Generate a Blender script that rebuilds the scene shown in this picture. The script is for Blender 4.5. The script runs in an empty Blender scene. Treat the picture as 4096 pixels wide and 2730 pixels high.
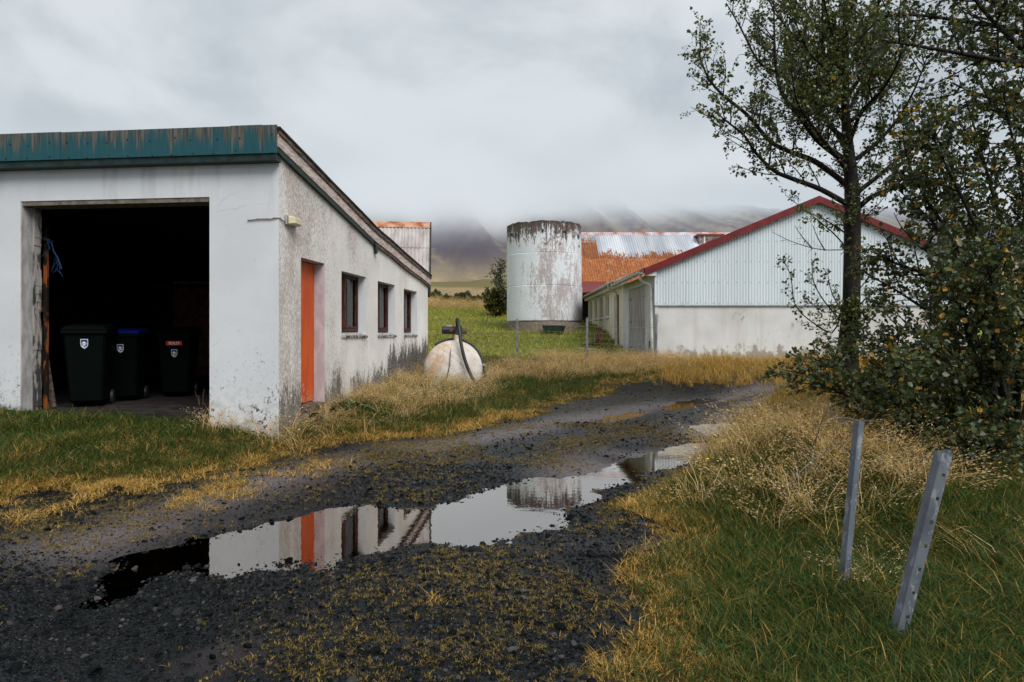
import bpy, bmesh, math, random
import numpy as np
from mathutils import Vector, Matrix
random.seed(7); RNG = np.random.default_rng(7)
R = math.radians
scene = bpy.context.scene
C = scene.collection

# ------------------------------------------------------------------ camera
F, HOR, CX, H = 2617.0, 1335.0, 2048.0, 1.45      # focal length in photo pixels, horizon row, centre column, eye height
cam_d = bpy.data.cameras.new('camera'); cam = bpy.data.objects.new('camera', cam_d); C.objects.link(cam)
cam.location = (0, 0, H); cam.rotation_euler = (R(90), 0, 0)
cam_d.sensor_width = 36; cam_d.lens = 36 * F / 4096; cam_d.shift_y = -30 / 4096
cam_d.clip_start = 0.05; cam_d.clip_end = 8000
scene.camera = cam

# ------------------------------------------------------------------ node helper
class NT:
    def __init__(s, tree): s.t = tree; s.n = tree.nodes; s.l = tree.links
    def put(s, sock, v):
        if isinstance(v, bpy.types.NodeSocket): s.l.new(v, sock)
        elif isinstance(v, (tuple, list)):
            v = tuple(v)
            if len(sock.default_value) == 4 and len(v) == 3: v = v + (1,)
            sock.default_value = v
        else: sock.default_value = v
    def node(s, kind, props=None, **ins):
        nd = s.n.new('ShaderNode' + kind)
        for k, v in (props or {}).items(): setattr(nd, k, v)
        for k, v in ins.items():
            k = k.replace('_', ' ')
            s.put(nd.inputs[int(k[1:]) if k[0] == 'i' and k[1:].isdigit() else k], v)
        return nd
    def math(s, op, a, b=0.0, clamp=False):
        nd = s.node('Math', {'operation': op, 'use_clamp': clamp}); s.put(nd.inputs[0], a); s.put(nd.inputs[1], b); return nd.outputs[0]
    def mul(s, a, b): return s.math('MULTIPLY', a, b)
    def add(s, a, b): return s.math('ADD', a, b)
    def sub(s, a, b): return s.math('SUBTRACT', a, b)
    def mix(s, fac, a, b, mode='MIX'):
        nd = s.node('Mix', {'data_type': 'RGBA', 'blend_type': mode}); s.put(nd.inputs[0], fac); s.put(nd.inputs[6], a); s.put(nd.inputs[7], b); return nd.outputs[2]
    def rng(s, v, a, b, c=0.0, d=1.0, smooth=True):
        nd = s.node('MapRange', {'interpolation_type': 'SMOOTHSTEP' if smooth else 'LINEAR'})
        for i, q in enumerate((v, a, b, c, d)): s.put(nd.inputs[i], q)
        return nd.outputs[0]
    def pos(s): return s.node('NewGeometry').outputs['Position']
    def nrm(s): return s.node('NewGeometry').outputs['True Normal']
    def xyz(s, v):
        nd = s.node('SeparateXYZ'); s.put(nd.inputs[0], v); return nd.outputs
    def sc(s, v, x, y, z):
        nd = s.node('VectorMath', {'operation': 'MULTIPLY'}); s.put(nd.inputs[0], v); nd.inputs[1].default_value = (x, y, z); return nd.outputs[0]
    def noise(s, v, scale, detail=4, rough=0.55, dist=0.0):
        nd = s.node('TexNoise', Scale=scale, Detail=detail, Roughness=rough, Distortion=dist); s.put(nd.inputs['Vector'], v); return nd.outputs[0]
    def vor(s, v, scale, feature='F1', out=0):
        nd = s.node('TexVoronoi', {'feature': feature}, Scale=scale); s.put(nd.inputs['Vector'], v); return nd.outputs[out]
    def bump(s, h, strength=0.3, dist=0.01):
        nd = s.node('Bump', Strength=strength, Distance=dist); s.put(nd.inputs['Height'], h); return nd.outputs[0]
    def attr(s, name, kind='GEOMETRY'):
        return s.node('Attribute', {'attribute_name': name, 'attribute_type': kind}).outputs

def material(name, fn):
    m = bpy.data.materials.new(name); m.use_nodes = True
    m.node_tree.nodes.clear(); t = NT(m.node_tree)
    out = t.node('OutputMaterial'); sh = fn(t)
    t.l.new(sh, out.inputs['Surface']); return m
def principled(t, col, rough=0.7, spec=0.4, metal=0.0, normal=None, **kw):
    nd = t.node('BsdfPrincipled'); t.put(nd.inputs['Base Color'], col); t.put(nd.inputs['Roughness'], rough)
    t.put(nd.inputs['Specular IOR Level'], spec); t.put(nd.inputs['Metallic'], metal)
    if normal is not None: t.put(nd.inputs['Normal'], normal)
    for k, v in kw.items(): t.put(nd.inputs[k.replace('_', ' ')], v)
    return nd.outputs[0]

# ------------------------------------------------------------------ world, sun, exposure
SUN_EL, SUN_AZ = R(48), R(148)          # azimuth clockwise from +Y: behind the camera, to its right
w = bpy.data.worlds.new('World'); scene.world = w; w.use_nodes = True
w.node_tree.nodes.clear(); t = NT(w.node_tree)
sky = t.node('TexSky', {'sky_type': 'NISHITA', 'sun_disc': False, 'sun_elevation': SUN_EL, 'sun_rotation': SUN_AZ, 'dust_density': 3.0, 'air_density': 1.2})
d = t.node('TexCoord').outputs['Generated']
x, y, z = t.xyz(d)
zz = t.add(t.math('MAXIMUM', z, 0.0), 0.22)
pl = t.node('CombineXYZ'); t.put(pl.inputs[0], t.math('DIVIDE', x, zz)); t.put(pl.inputs[1], t.math('DIVIDE', y, zz)); pl.inputs[2].default_value = 0.37
n1 = t.noise(pl.outputs[0], 0.9, 5, 0.5, 0.6)
n2 = t.noise(t.sc(d, 1, 1, 1.7), 3.0, 5, 0.55, 0.3)
cl = t.rng(t.add(t.mul(n1, 0.62), t.mul(n2, 0.5)), 0.48, 0.645)
cc = t.mix(cl, (4.95, 5.5, 6.0), (7.05, 7.55, 7.85))
col = t.mix(0.95, sky.outputs[0], cc)
bg = t.node('Background', Strength=0.050); t.put(bg.inputs['Color'], col)
t.l.new(bg.outputs[0], t.node('OutputWorld').inputs['Surface'])
sd_ = bpy.data.lights.new('sun', 'SUN'); sun = bpy.data.objects.new('sun', sd_); C.objects.link(sun)
sd_.energy = 1.5; sd_.angle = R(35); sd_.color = (1.0, 0.965, 0.92)
dirv = Vector((math.sin(SUN_AZ) * math.cos(SUN_EL), math.cos(SUN_AZ) * math.cos(SUN_EL), math.sin(SUN_EL)))
sun.rotation_euler = dirv.to_track_quat('Z', 'Y').to_euler(); sun.location = dirv * 60
vs = scene.view_settings; vs.view_transform = 'Standard'; vs.look = 'None'; vs.exposure = 1.05; vs.gamma = 1; vs.use_curve_mapping = False
cy = scene.cycles; cy.use_denoising = True; cy.max_bounces = 6; cy.transparent_max_bounces = 12; cy.volume_bounces = 0; cy.diffuse_bounces = 3; cy.glossy_bounces = 3
cy.volume_step_rate = 1.0; cy.volume_max_steps = 40; cy.sample_clamp_indirect = 6.0

# ------------------------------------------------------------------ mesh helpers
def P(px, py, Y): return Vector(((px - CX) / F * Y, Y, H - (py - HOR) / F * Y))
class MB:
    def __init__(s): s.v = []; s.f = []
    def box(s, x0, x1, y0, y1, z0, z1):
        b = len(s.v)
        s.v += [(x0,y0,z0),(x1,y0,z0),(x1,y1,z0),(x0,y1,z0),(x0,y0,z1),(x1,y0,z1),(x1,y1,z1),(x0,y1,z1)]
        s.f += [tuple(b+i for i in q) for q in ((0,3,2,1),(4,5,6,7),(0,1,5,4),(1,2,6,5),(2,3,7,6),(3,0,4,7))]
        return s
    def hexa(s, pts):
        b = len(s.v); s.v += [tuple(p) for p in pts]
        s.f += [tuple(b+i for i in q) for q in ((0,3,2,1),(4,5,6,7),(0,1,5,4),(1,2,6,5),(2,3,7,6),(3,0,4,7))]; return s
    def prism(s, poly, d):                       # poly: list of 3D points, extruded by vector d
        b = len(s.v); n = len(poly); d = Vector(d)
        s.v += [tuple(p) for p in poly] + [tuple(Vector(p) + d) for p in poly]
        s.f += [tuple(range(b, b+n)), tuple(range(b+2*n-1, b+n-1, -1))]
        s.f += [(b+i, b+n+i, b+n+(i+1) % n, b+(i+1) % n) for i in range(n)]; return s
    def tube(s, pts, rad, sides=6, cap=True):
        pts = [Vector(p) for p in pts]; n = len(pts)
        if not hasattr(rad, '__len__'): rad = [rad] * n
        b = len(s.v); ref = None
        for i, p in enumerate(pts):
            tg = (pts[min(i+1, n-1)] - pts[max(i-1, 0)]).normalized()
            if ref is None: ref = tg.orthogonal().normalized()
            ref = (ref - tg * ref.dot(tg))
            ref = ref.normalized() if ref.length > 1e-6 else tg.orthogonal().normalized()
            bi = tg.cross(ref)
            for k in range(sides):
                a = 2 * math.pi * k / sides
                s.v.append(tuple(p + (ref * math.cos(a) + bi * math.sin(a)) * rad[i]))
        for i in range(n-1):
            for k in range(sides):
                s.f.append((b+i*sides+k, b+i*sides+(k+1) % sides, b+(i+1)*sides+(k+1) % sides, b+(i+1)*sides+k))
        if cap:
            s.f.append(tuple(b+k for k in reversed(range(sides)))); s.f.append(tuple(b+(n-1)*sides+k for k in range(sides)))
        return s
    def lathe(s, prof, n=48, c=(0, 0, 0), axis='Z'):
        b = len(s.v); m = len(prof)
        for k in range(n):
            a = 2*math.pi*k/n; ca, sa = math.cos(a), math.sin(a)
            for r, h in prof:
                q = (r*ca, r*sa, h) if axis == 'Z' else ((r*ca, h, r*sa) if axis == 'Y' else (h, r*ca, r*sa))
                s.v.append((q[0]+c[0], q[1]+c[1], q[2]+c[2]))
        for k in range(n):
            for j in range(m-1):
                s.f.append((b+k*m+j, b+((k+1) % n)*m+j, b+((k+1) % n)*m+j+1, b+k*m+j+1))
        return s
    def corr(s, o, u, v, n, width, lenf, pitch=0.085, amp=0.011, seg=6, startf=None, rows=1):
        """corrugated sheet: o origin, u across, v along, n out; lenf(x) length at x"""
        o, u, v, n = Vector(o), Vector(u), Vector(v), Vector(n); k = max(2, int(width / pitch * seg)); b = len(s.v)
        for i in range(k+1):
            xx = width * i / k; w_ = n * (amp * math.sin(2*math.pi*xx/pitch)); L = lenf(xx); S0 = startf(xx) if startf else 0.0
            for j in range(rows+1): s.v.append(tuple(o + u*xx + v*(S0 + (L-S0)*j/rows) + w_))
        for i in range(k):
            for j in range(rows): a = b+i*(rows+1)+j; s.f.append((a, a+rows+1, a+rows+2, a+1))
        return s
    def build(s, name, mat, parent=None, smooth=False, bevel=0, mats=None):
        me = bpy.data.meshes.new(name); me.from_pydata(s.v, [], s.f); me.update()
        bm = bmesh.new(); bm.from_mesh(me); bmesh.ops.recalc_face_normals(bm, faces=bm.faces)
        if bevel: bmesh.ops.bevel(bm, geom=list(bm.edges), offset=bevel, segments=1, affect='EDGES', clamp_overlap=True)
        bm.to_mesh(me); bm.free()
        if smooth: me.polygons.foreach_set('use_smooth', [True]*len(me.polygons))
        if mat: me.materials.append(mat)
        return link(name, me, parent)
def link(name, me, parent=None):
    o = bpy.data.objects.new(name, me); C.objects.link(o)
    if parent is not None: o.parent = parent
    return o
def tag(o, label=None, cat=None, group=None, kind=None):
    for k, v in (('label', label), ('category', cat), ('group', group), ('kind', kind)):
        if v: o[k] = v
    return o
def thing(name, label, cat, loc=(0, 0, 0), rz=0.0, group=None):
    o = bpy.data.objects.new(name, None); C.objects.link(o); o.location = loc; o.rotation_euler = (0, 0, rz)
    o.empty_display_size = 0.2
    return tag(o, label, cat, group)
def npmesh(name, V, Fc, mat, cols=None, attrs=None, smooth=False):
    """fast mesh from numpy: Fc is (n,k)"""
    me = bpy.data.meshes.new(name); V = np.asarray(V, np.float32); Fc = np.asarray(Fc, np.int32); n, k = Fc.shape
    me.vertices.add(len(V)); me.vertices.foreach_set('co', V.ravel())
    me.loops.add(n*k); me.loops.foreach_set('vertex_index', Fc.ravel())
    me.polygons.add(n); me.polygons.foreach_set('loop_start', np.arange(0, n*k, k, dtype=np.int32))
    me.polygons.foreach_set('loop_total', np.full(n, k, np.int32))
    if smooth: me.polygons.foreach_set('use_smooth', np.ones(n, bool))
    me.update(calc_edges=True)
    if cols is not None:
        a = me.attributes.new('Col', 'FLOAT_COLOR', 'POINT'); c4 = np.ones((len(V), 4), np.float32); c4[:, :3] = cols; a.data.foreach_set('color', c4.ravel())
    for kx, vx in (attrs or {}).items():
        a = me.attributes.new(kx, 'FLOAT', 'POINT'); a.data.foreach_set('value', np.asarray(vx, np.float32))
    if mat: me.materials.append(mat)
    return me

# value noise in numpy
_T = RNG.random((256, 256))
def vnoise(x, y):
    x = np.asarray(x, float); y = np.asarray(y, float); xi = np.floor(x).astype(int); yi = np.floor(y).astype(int); fx = x-xi; fy = y-yi
    fx = fx*fx*(3-2*fx); fy = fy*fy*(3-2*fy); g = lambda a, b: _T[a % 256, b % 256]
    return (g(xi, yi)*(1-fx)+g(xi+1, yi)*fx)*(1-fy) + (g(xi, yi+1)*(1-fx)+g(xi+1, yi+1)*fx)*fy
def fbm(x, y, o=4):
    r = 0; a = 0.5; 
    for i in range(o): r = r + a*vnoise(x*2**i+17.3*i, y*2**i-9.1*i); a *= 0.5
    return r/(1-0.5**o)          # 0..1
def ss(a, b, x): q = np.clip((x-a)/(b-a), 0, 1); return q*q*(3-2*q)
def sdist(poly, x, y):           # signed distance to polygon, negative inside
    x = np.asarray(x, float); y = np.asarray(y, float); d = np.full(x.shape, 1e18); ins = np.zeros(x.shape, bool); n = len(poly)
    for i in range(n):
        ax, ay = poly[i]; bx, by = poly[(i+1) % n]; ex, ey = bx-ax, by-ay
        q = np.clip(((x-ax)*ex+(y-ay)*ey)/(ex*ex+ey*ey+1e-12), 0, 1)
        d = np.minimum(d, (x-ax-q*ex)**2+(y-ay-q*ey)**2)
        ins ^= ((ay > y) != (by > y)) & (x < ex*(y-ay)/(ey+1e-12*(ey == 0))+ax)
    d = np.sqrt(d); return np.where(ins, -d, d)

# ------------------------------------------------------------------ terrain height
def flat(px, py, z=0.0):
    Y = (H-z)*F/(py-HOR); return ((px-CX)/F*Y, Y)
ROAD = [flat(*p, 0.05) for p in ((-2500,2130),(-900,2090),(0,2020),(350,1960),(700,1930),(1000,1870),(1250,1815),(1500,1775),(1800,1735),(2050,1690),(2250,1630),(2450,1580),(2650,1556),(2900,1546),(3200,1541),(3700,1536))] \
     + [flat(*p, 0.05) for p in ((3700,1552),(3250,1566),(3080,1622),(2960,1700),(2860,1770),(2760,1850),(2640,1930),(2560,2050),(2490,2200),(2450,2400),(2480,2730))] \
     + [(1.6, -3), (-9, -3)]
PUD = [[flat(*p) for p in ((330,2340),(480,2215),(640,2180),(850,2148),(990,2120),(1120,2078),(1300,2030),(1500,2024),(1730,2024),(1900,1972),(2040,1934),(2200,1915),(2330,1898),(2440,1860),(2560,1812),(2680,1785),(2820,1768),(2850,1800),(2800,1835),(2690,1880),(2560,1912),(2470,1950),(2400,1990),(2320,2040),(2240,2090),(2180,2140),(2060,2170),(1900,2180),(1730,2186),(1580,2205),(1420,2248),(1240,2262),(1050,2284),(870,2290),(760,2290),(600,2330),(560,2390),(400,2455),(320,2450),(360,2400),(450,2360))],
       [flat(*p) for p in ((2360,1690),(2440,1664),(2540,1652),(2590,1652),(2570,1666),(2500,1680),(2420,1696))],
       [flat(*p) for p in ((2640,1632),(2730,1606),(2840,1594),(2890,1594),(2870,1606),(2780,1622),(2700,1640))],
       [flat(*p) for p in ((2770,1706),(2840,1694),(2960,1692),(2975,1712),(2900,1738),(2830,1742),(2800,1722))]]
YP = [-60, 12, 15, 17, 18, 20, 25, 28, 30, 36, 45, 60, 150, 400, 700, 1000, 3000]
ZP = [.05, .06, .12, .42, .60, .62, .75, 1.1, 1.5, 1.95, 3.0, 4.1, 11.2, 29, 44, 55, 60]
def height(x, y, detail=True):
    x = np.asarray(x, float); y = np.asarray(y, float)
    z = np.interp(y, YP, ZP); sr = sdist(ROAD, x, y)
    out = np.clip(sr, 0, None)
    left = ss(1.6, -0.6, x-0.12*(y-8)) * ss(20, 15, y) * ss(1.0, 4.5, y)
    z = z + left*(0.26*ss(0.0, 1.5, out) + 0.16*ss(1.2, 4.0, out))
    right = ss(0.5, 1.8, x) * ss(17.5, 14, y) * ss(3.8, 5.2, y)
    z = z + right*(0.10*ss(0, .5, out))
    g = lambda cx, cy_, sx, sy, h: h*np.exp(-((x-cx)/sx)**2-((y-cy_)/sy)**2)
    z = z + ss(0, .4, out)*(g(2.75, 5.9, .8, 1.2, .34) + g(3.9, 8.6, 1.1, 1.6, .30) + g(5.3, 10.6, 1.6, 1.6, .42) + g(1.75, 3.35, .35, .5, .06))
    z = z + ss(.3, 2, out)*(fbm(x*1.1, y*1.1, 3)-.5)*.14*ss(3, 6, y)
    far = ss(40, 160, y); z = z + far*(fbm(x*.02, y*.02, 4)-.5)*ss(60, 400, y)*22 + ss(48, 60, y)*(fbm(x*.1, y*.1, 3)-.45)*1.6
    gin = ss(.05, -.25, sdist([(-2.85, 8.1), (-2.05, 15.4), (-8.9, 16.1), (-9.7, 8.85)], x, y)); z = z*(1-gin)+np.minimum(z, .2)*gin
    if detail: z = z + (fbm(x*5, y*5, 3)-.5)*.028*ss(40, 20, y) + (fbm(x*1.7+9, y*1.7, 2)-.5)*.03*ss(40, 20, y)*ss(.4, -.2, sr)
    ps = np.full(x.shape, 1e9)
    for i_, p in enumerate(PUD):
        d_ = sdist(p, x, y); ps = np.minimum(ps, np.where(d_ < 0, d_*4, d_) if i_ else d_)
    q = ss(0.0, 1.1, ps)
    n = (fbm(x*4, y*4, 3)-.5)*.035 + (fbm(x*14, y*14, 2)-.5)*.012
    zp = np.clip(ps*.075, -.07, .075) + np.where(detail, n, 0)*ss(-.45, -.08, ps)
    return z*q + zp*(1-q)
def hz(x, y): return float(height(np.array([x]), np.array([y]))[0])

def ghit(px, py):                                     # where a photo pixel meets the ground
    Ys = np.concatenate([np.arange(2.2, 22, .05), np.arange(22, 60, .2)]); X = (px-CX)/F*Ys; Z = H-(py-HOR)/F*Ys
    g_ = height(X, Ys, False); k = np.argmax(Z < g_); return (X[k], Ys[k])
# ------------------------------------------------------------------ ground materials
def m_ground(t):
    p = t.pos(); col = t.attr('Col')['Color']; gr = t.attr('gravel')['Fac']
    g1 = t.noise(p, 3.0, 5, .6); g2 = t.noise(p, 40, 3, .6); v = t.vor(p, 70); vr = t.vor(p, 70, out=1)
    stone = t.mix(t.rng(t.xyz(vr)[0], 0.2, 0.95, smooth=False), (.003, .004, .0045), (.013, .0145, .016))
    stone = t.mix(t.rng(t.noise(p, 1.3, 3), .52, .7), stone, (.026, .0225, .024))
    stone = t.mix(t.mul(t.attr('rut')['Fac'], t.rng(g2, .3, .6, .55, 1.0)), stone, (.125, .108, .112))
    grass = t.mix(t.rng(g1, .3, .7), t.mix(0.55, (0, 0, 0), col), t.mix(1.0, col, (1.25, 1.2, 1.1), 'MULTIPLY'))
    grass = t.mix(t.mul(t.rng(g2, .4, .7), .5), grass, t.mix(.45, (0, 0, 0), col))
    mk = t.rng(t.add(gr, t.mul(t.sub(t.noise(p, 7, 4, .65), .5), .9)), .38, .62)
    c = t.mix(mk, grass, stone)
    rough = t.rng(mk, 0, 1, .95, .36)
    hgt = t.add(t.mul(t.sub(1.0, v), t.mul(mk, .8)), t.mul(g2, .5))
    return principled(t, c, rough, t.rng(mk, 0, 1, .03, .10), normal=t.bump(hgt, .5, .012))
M_GROUND = material('ground_soil_and_gravel', m_ground)
def m_water(t):
    p = t.pos()
    nb = t.bump(t.noise(t.sc(p, 1, 1.6, 1), 9, 3, .5), .035, .01)
    fr = t.node('Fresnel', IOR=3.0); t.put(fr.inputs['Normal'], nb)
    gl = t.node('BsdfGlossy', Roughness=0.015); gl.inputs['Color'].default_value = (.93, .88, .84, 1); t.put(gl.inputs['Normal'], nb)
    tr = t.node('BsdfTransparent'); tr.inputs['Color'].default_value = (.62, .55, .45, 1)
    mx = t.node('MixShader'); t.put(mx.inputs[0], t.math('MULTIPLY', fr.outputs[0], 1.5, True)); t.l.new(tr.outputs[0], mx.inputs[1]); t.l.new(gl.outputs[0], mx.inputs[2])
    return mx.outputs[0]
M_WATER = material('puddle_water', m_water)

# ------------------------------------------------------------------ ground sheet, track, puddles
def grid_axis(a, b, st, lo, hi, g=1.12):
    v = list(np.arange(a, b+1e-6, st)); s_ = st
    while v[-1] < hi: s_ *= g; v.append(v[-1]+s_)
    s_ = st; lo_l = []
    q = a
    while q > lo: s_ *= g; q -= s_; lo_l.append(q)
    return np.array(lo_l[::-1]+v)
xs = grid_axis(-7.5, 8.5, .07, -1800, 1800, 1.13); ys = grid_axis(2.0, 19.5, .07, -40, 1500, 1.055)
GX, GY = np.meshgrid(xs, ys); gx, gy = GX.ravel(), GY.ravel(); gz = height(gx, gy)
srd = sdist(ROAD, gx, gy)
LAWN = np.stack([gx, gy], 1)
def ground_color(x, y, sr):
    n = fbm(x*.6, y*.6, 4); n3 = fbm(x*.13+5, y*.13, 3)
    c = np.zeros((len(x), 3)); c[:] = (.070, .060, .022)                                     # matted verge
    gold = np.array((.085, .060, .020)); green = np.array((.040, .060, .016)); lawn = np.array((.24, .28, .050)); tan = np.array((.38, .31, .18)); hill = np.array((.34, .255, .15))
    mixc = lambda c, k, f: c*(1-f[:, None]) + np.asarray(k)*f[:, None]
    c = mixc(c, gold, ss(.45, .6, n)*ss(1.6, .2, sr)*.8)
    c = mixc(c, green, ss(1.0, 2.2, sr)*ss(17, 12, y)*.8)
    c = mixc(c, lawn*1.0, ss(17.5, 19.5, y))
    c = mixc(c, lawn*np.array((1.25, .98, 1.0)), ss(17.5, 19.5, y)*ss(.45, .6, n3)*.7)
    c = mixc(c, tan, ss(46, 49, y)*ss(.25, .55, fbm(x*.25, y*.25, 3)))
    c = mixc(c, hill, ss(60, 75, y)); c = mixc(c, (.17, .155, .075), ss(80, 200, y)*ss(.5, .62, fbm(x*.012, y*.02, 4)))
    ps = np.full(x.shape, 9.0)
    for q in PUD: ps = np.minimum(ps, sdist(q, x, y))
    c = mixc(c, (.15, .105, .062), ss(.15, -.05, ps))
    return c
gcol = ground_color(gx, gy, srd)
grav = ss(.35, -.45, srd + (fbm(gx*.9, gy*.9, 4)-.5)*1.1)
for q_ in PUD: grav = grav*(1-.62*ss(.02, -.12, sdist(q_, gx, gy)))
# the worn verge at the lower left, and the mossy strip between the wheel ruts
RUTS = [[flat(*p, .04) for p in l_] for l_ in (((300,2180),(800,2010),(1250,1880),(1600,1810),(2000,1745),(2250,1690),(2450,1650),(2700,1612),(3000,1580),(3300,1560)), ((2300,1880),(2600,1790),(2850,1716),(3000,1650),(3150,1590)))]
def rut_d(x, y):
    d = np.full(x.shape, 1e9)
    for l_ in RUTS:
        for (ax, ay), (bx, by) in zip(l_[:-1], l_[1:]):
            q = np.clip(((x-ax)*(bx-ax)+(y-ay)*(by-ay))/((bx-ax)**2+(by-ay)**2), 0, 1); d = np.minimum(d, np.hypot(x-ax-q*(bx-ax), y-ay-q*(by-ay)))
    return np.exp(-(d/.42)**2)*ss(.25, .55, fbm(x*.8+60, y*.8, 3)+.1)
rut = rut_d(gx, gy)
idx = np.arange(len(gx)).reshape(GX.shape)
quads = np.stack([idx[:-1, :-1].ravel(), idx[:-1, 1:].ravel(), idx[1:, 1:].ravel(), idx[1:, :-1].ravel()], 1)
qc = gx[quads].mean(1), gy[quads].mean(1)
onroad = sdist(ROAD, *qc) < 0
V = np.stack([gx, gy, gz], 1)
def sub_mesh(name, sel):
    q = quads[sel]; u, inv = np.unique(q, return_inverse=True)
    return npmesh(name, V[u], inv.reshape(q.shape), M_GROUND, gcol[u], {'gravel': grav[u], 'rut': rut[u]}, smooth=True)
tag(link('ground', sub_mesh('ground', ~onroad)), 'grassy farmyard ground rising towards the hills', 'ground', kind='structure')
tag(link('gravel_track', sub_mesh('gravel_track', onroad)), 'dark wet gravel track curving past the garage towards the barn', 'track', kind='structure')
plabel = ['long muddy puddle in the near wheel rut mirroring the garage and silo', 'small puddle in the far rut mirroring the cream windows', 'shallow puddle farthest along the track before the dry grass', 'pale brown puddle beside the grassy bank below the tree']
for i, p in enumerate(PUD):
    a = np.array(p); x0, y0 = a.min(0)-.5; x1, y1 = a.max(0)+.5; st = .12
    ax = np.arange(x0, x1, st); ay = np.arange(y0, y1, st); AX, AY = np.meshgrid(ax, ay); ii = np.arange(AX.size).reshape(AX.shape)
    qq = np.stack([ii[:-1, :-1].ravel(), ii[:-1, 1:].ravel(), ii[1:, 1:].ravel(), ii[1:, :-1].ravel()], 1)
    cx_, cy_ = AX.ravel()[qq].mean(1), AY.ravel()[qq].mean(1); qq = qq[sdist(p, cx_, cy_) < .3]
    u, inv = np.unique(qq, return_inverse=True); Vw = np.stack([AX.ravel(), AY.ravel(), np.zeros(AX.size)], 1)[u]
    tag(link('puddle', npmesh('puddle', Vw, inv.reshape(qq.shape), M_WATER)), plabel[i], 'puddle', 'rainwater puddles on the track', 'structure')

# ------------------------------------------------------------------ mountain and low cloud
def m_mountain(t):
    p = t.pos(); x, y, z = t.xyz(p); col = t.attr('Col')['Color']
    n = t.noise(t.sc(p, .012, .012, .006), 1.0, 6, .6)
    c = t.mix(t.rng(n, .35, .65), t.mix(1.0, col, (.78, .78, .82), 'MULTIPLY'), t.mix(1.0, col, (1.25, 1.2, 1.1), 'MULTIPLY'))
    return principled(t, c, .95, .1, normal=t.bump(t.noise(p, .05, 6, .65), .7, 8))
mx_ = np.arange(-900, 1500, 9.0); my_ = np.arange(560, 1700, 9.0); MX, MY = np.meshgrid(mx_, my_); a, b = MX.ravel(), MY.ravel()
prof = np.interp(b, [560, 640, 720, 850, 1000, 1150, 1300, 1700], [30, 40, 62, 150, 265, 380, 430, 460])
lowr = np.interp(a, [-900, -250, 60, 200, 330, 430, 520, 640, 1500], [1.0, 1.0, 1.0, .62, .56, .55, .60, .56, .42])
gul = fbm((a+b*.45)*.022, b*.006, 4)
mz = np.where(b < 700, prof, 62+(prof-62)*lowr) + (gul-.5)*ss(640, 900, b)*(20+34*ss(250, 0, a)) + (fbm(a*.012, b*.012, 5)-.5)*(14+26*ss(200, -50, a))*ss(600, 760, b)
cap = 212 + (fbm(a*.02, b*.015, 5)-.5)*44; right = ss(-2000, -1900, a); mz = np.where(mz > cap, mz*(1-right)+np.minimum(mz, cap)*right, mz)
f_ = ss(.47, .56, fbm((a+b*.55)*.045+4, b*.004, 4)); hcol = np.array((.125, .102, .135))*(1-f_[:, None]) + np.array((.25, .22, .18))*f_[:, None]
lowm = ss(110, 55, mz)[:, None]; hcol = hcol*(1-lowm) + np.array((.27, .22, .14))*lowm
ii = np.arange(a.size).reshape(MX.shape)
qq = np.stack([ii[:-1, :-1].ravel(), ii[:-1, 1:].ravel(), ii[1:, 1:].ravel(), ii[1:, :-1].ravel()], 1)
tag(link('mountain', npmesh('mountain', np.stack([a, b, mz], 1), qq, material('mountain_scree', m_mountain), hcol, smooth=True)), 'grey scree mountainside fading up into low cloud', 'mountain', kind='structure')

cm = bpy.data.materials.new('low_cloud_glow'); cm.use_nodes = True; cm.node_tree.nodes.clear(); t = NT(cm.node_tree)
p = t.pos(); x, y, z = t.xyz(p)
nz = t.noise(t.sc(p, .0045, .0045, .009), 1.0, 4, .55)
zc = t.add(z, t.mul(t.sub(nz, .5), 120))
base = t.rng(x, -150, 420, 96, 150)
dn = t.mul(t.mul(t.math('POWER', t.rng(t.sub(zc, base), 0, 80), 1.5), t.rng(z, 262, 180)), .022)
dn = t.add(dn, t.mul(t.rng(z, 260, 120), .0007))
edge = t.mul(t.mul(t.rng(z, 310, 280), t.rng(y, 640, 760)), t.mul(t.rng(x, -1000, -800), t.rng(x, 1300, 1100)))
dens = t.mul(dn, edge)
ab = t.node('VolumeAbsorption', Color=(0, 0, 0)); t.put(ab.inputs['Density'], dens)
em = t.node('Emission'); t.put(em.inputs['Color'], t.mix(t.rng(t.noise(t.sc(p, .003, .002, .008), 1.0, 4, .5), .38, .62), (.282, .310, .336), (.345, .370, .390))); t.put(em.inputs['Strength'], dens)  # cloud brightness is built-in glow matched to the sky, not scattered light
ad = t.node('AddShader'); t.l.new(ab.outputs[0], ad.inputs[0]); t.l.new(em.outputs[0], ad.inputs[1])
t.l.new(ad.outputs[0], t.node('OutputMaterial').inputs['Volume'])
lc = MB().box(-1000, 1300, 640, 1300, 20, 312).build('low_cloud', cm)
tag(lc, 'grey low cloud hanging on the mountainside', 'cloud', kind='stuff')

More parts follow.
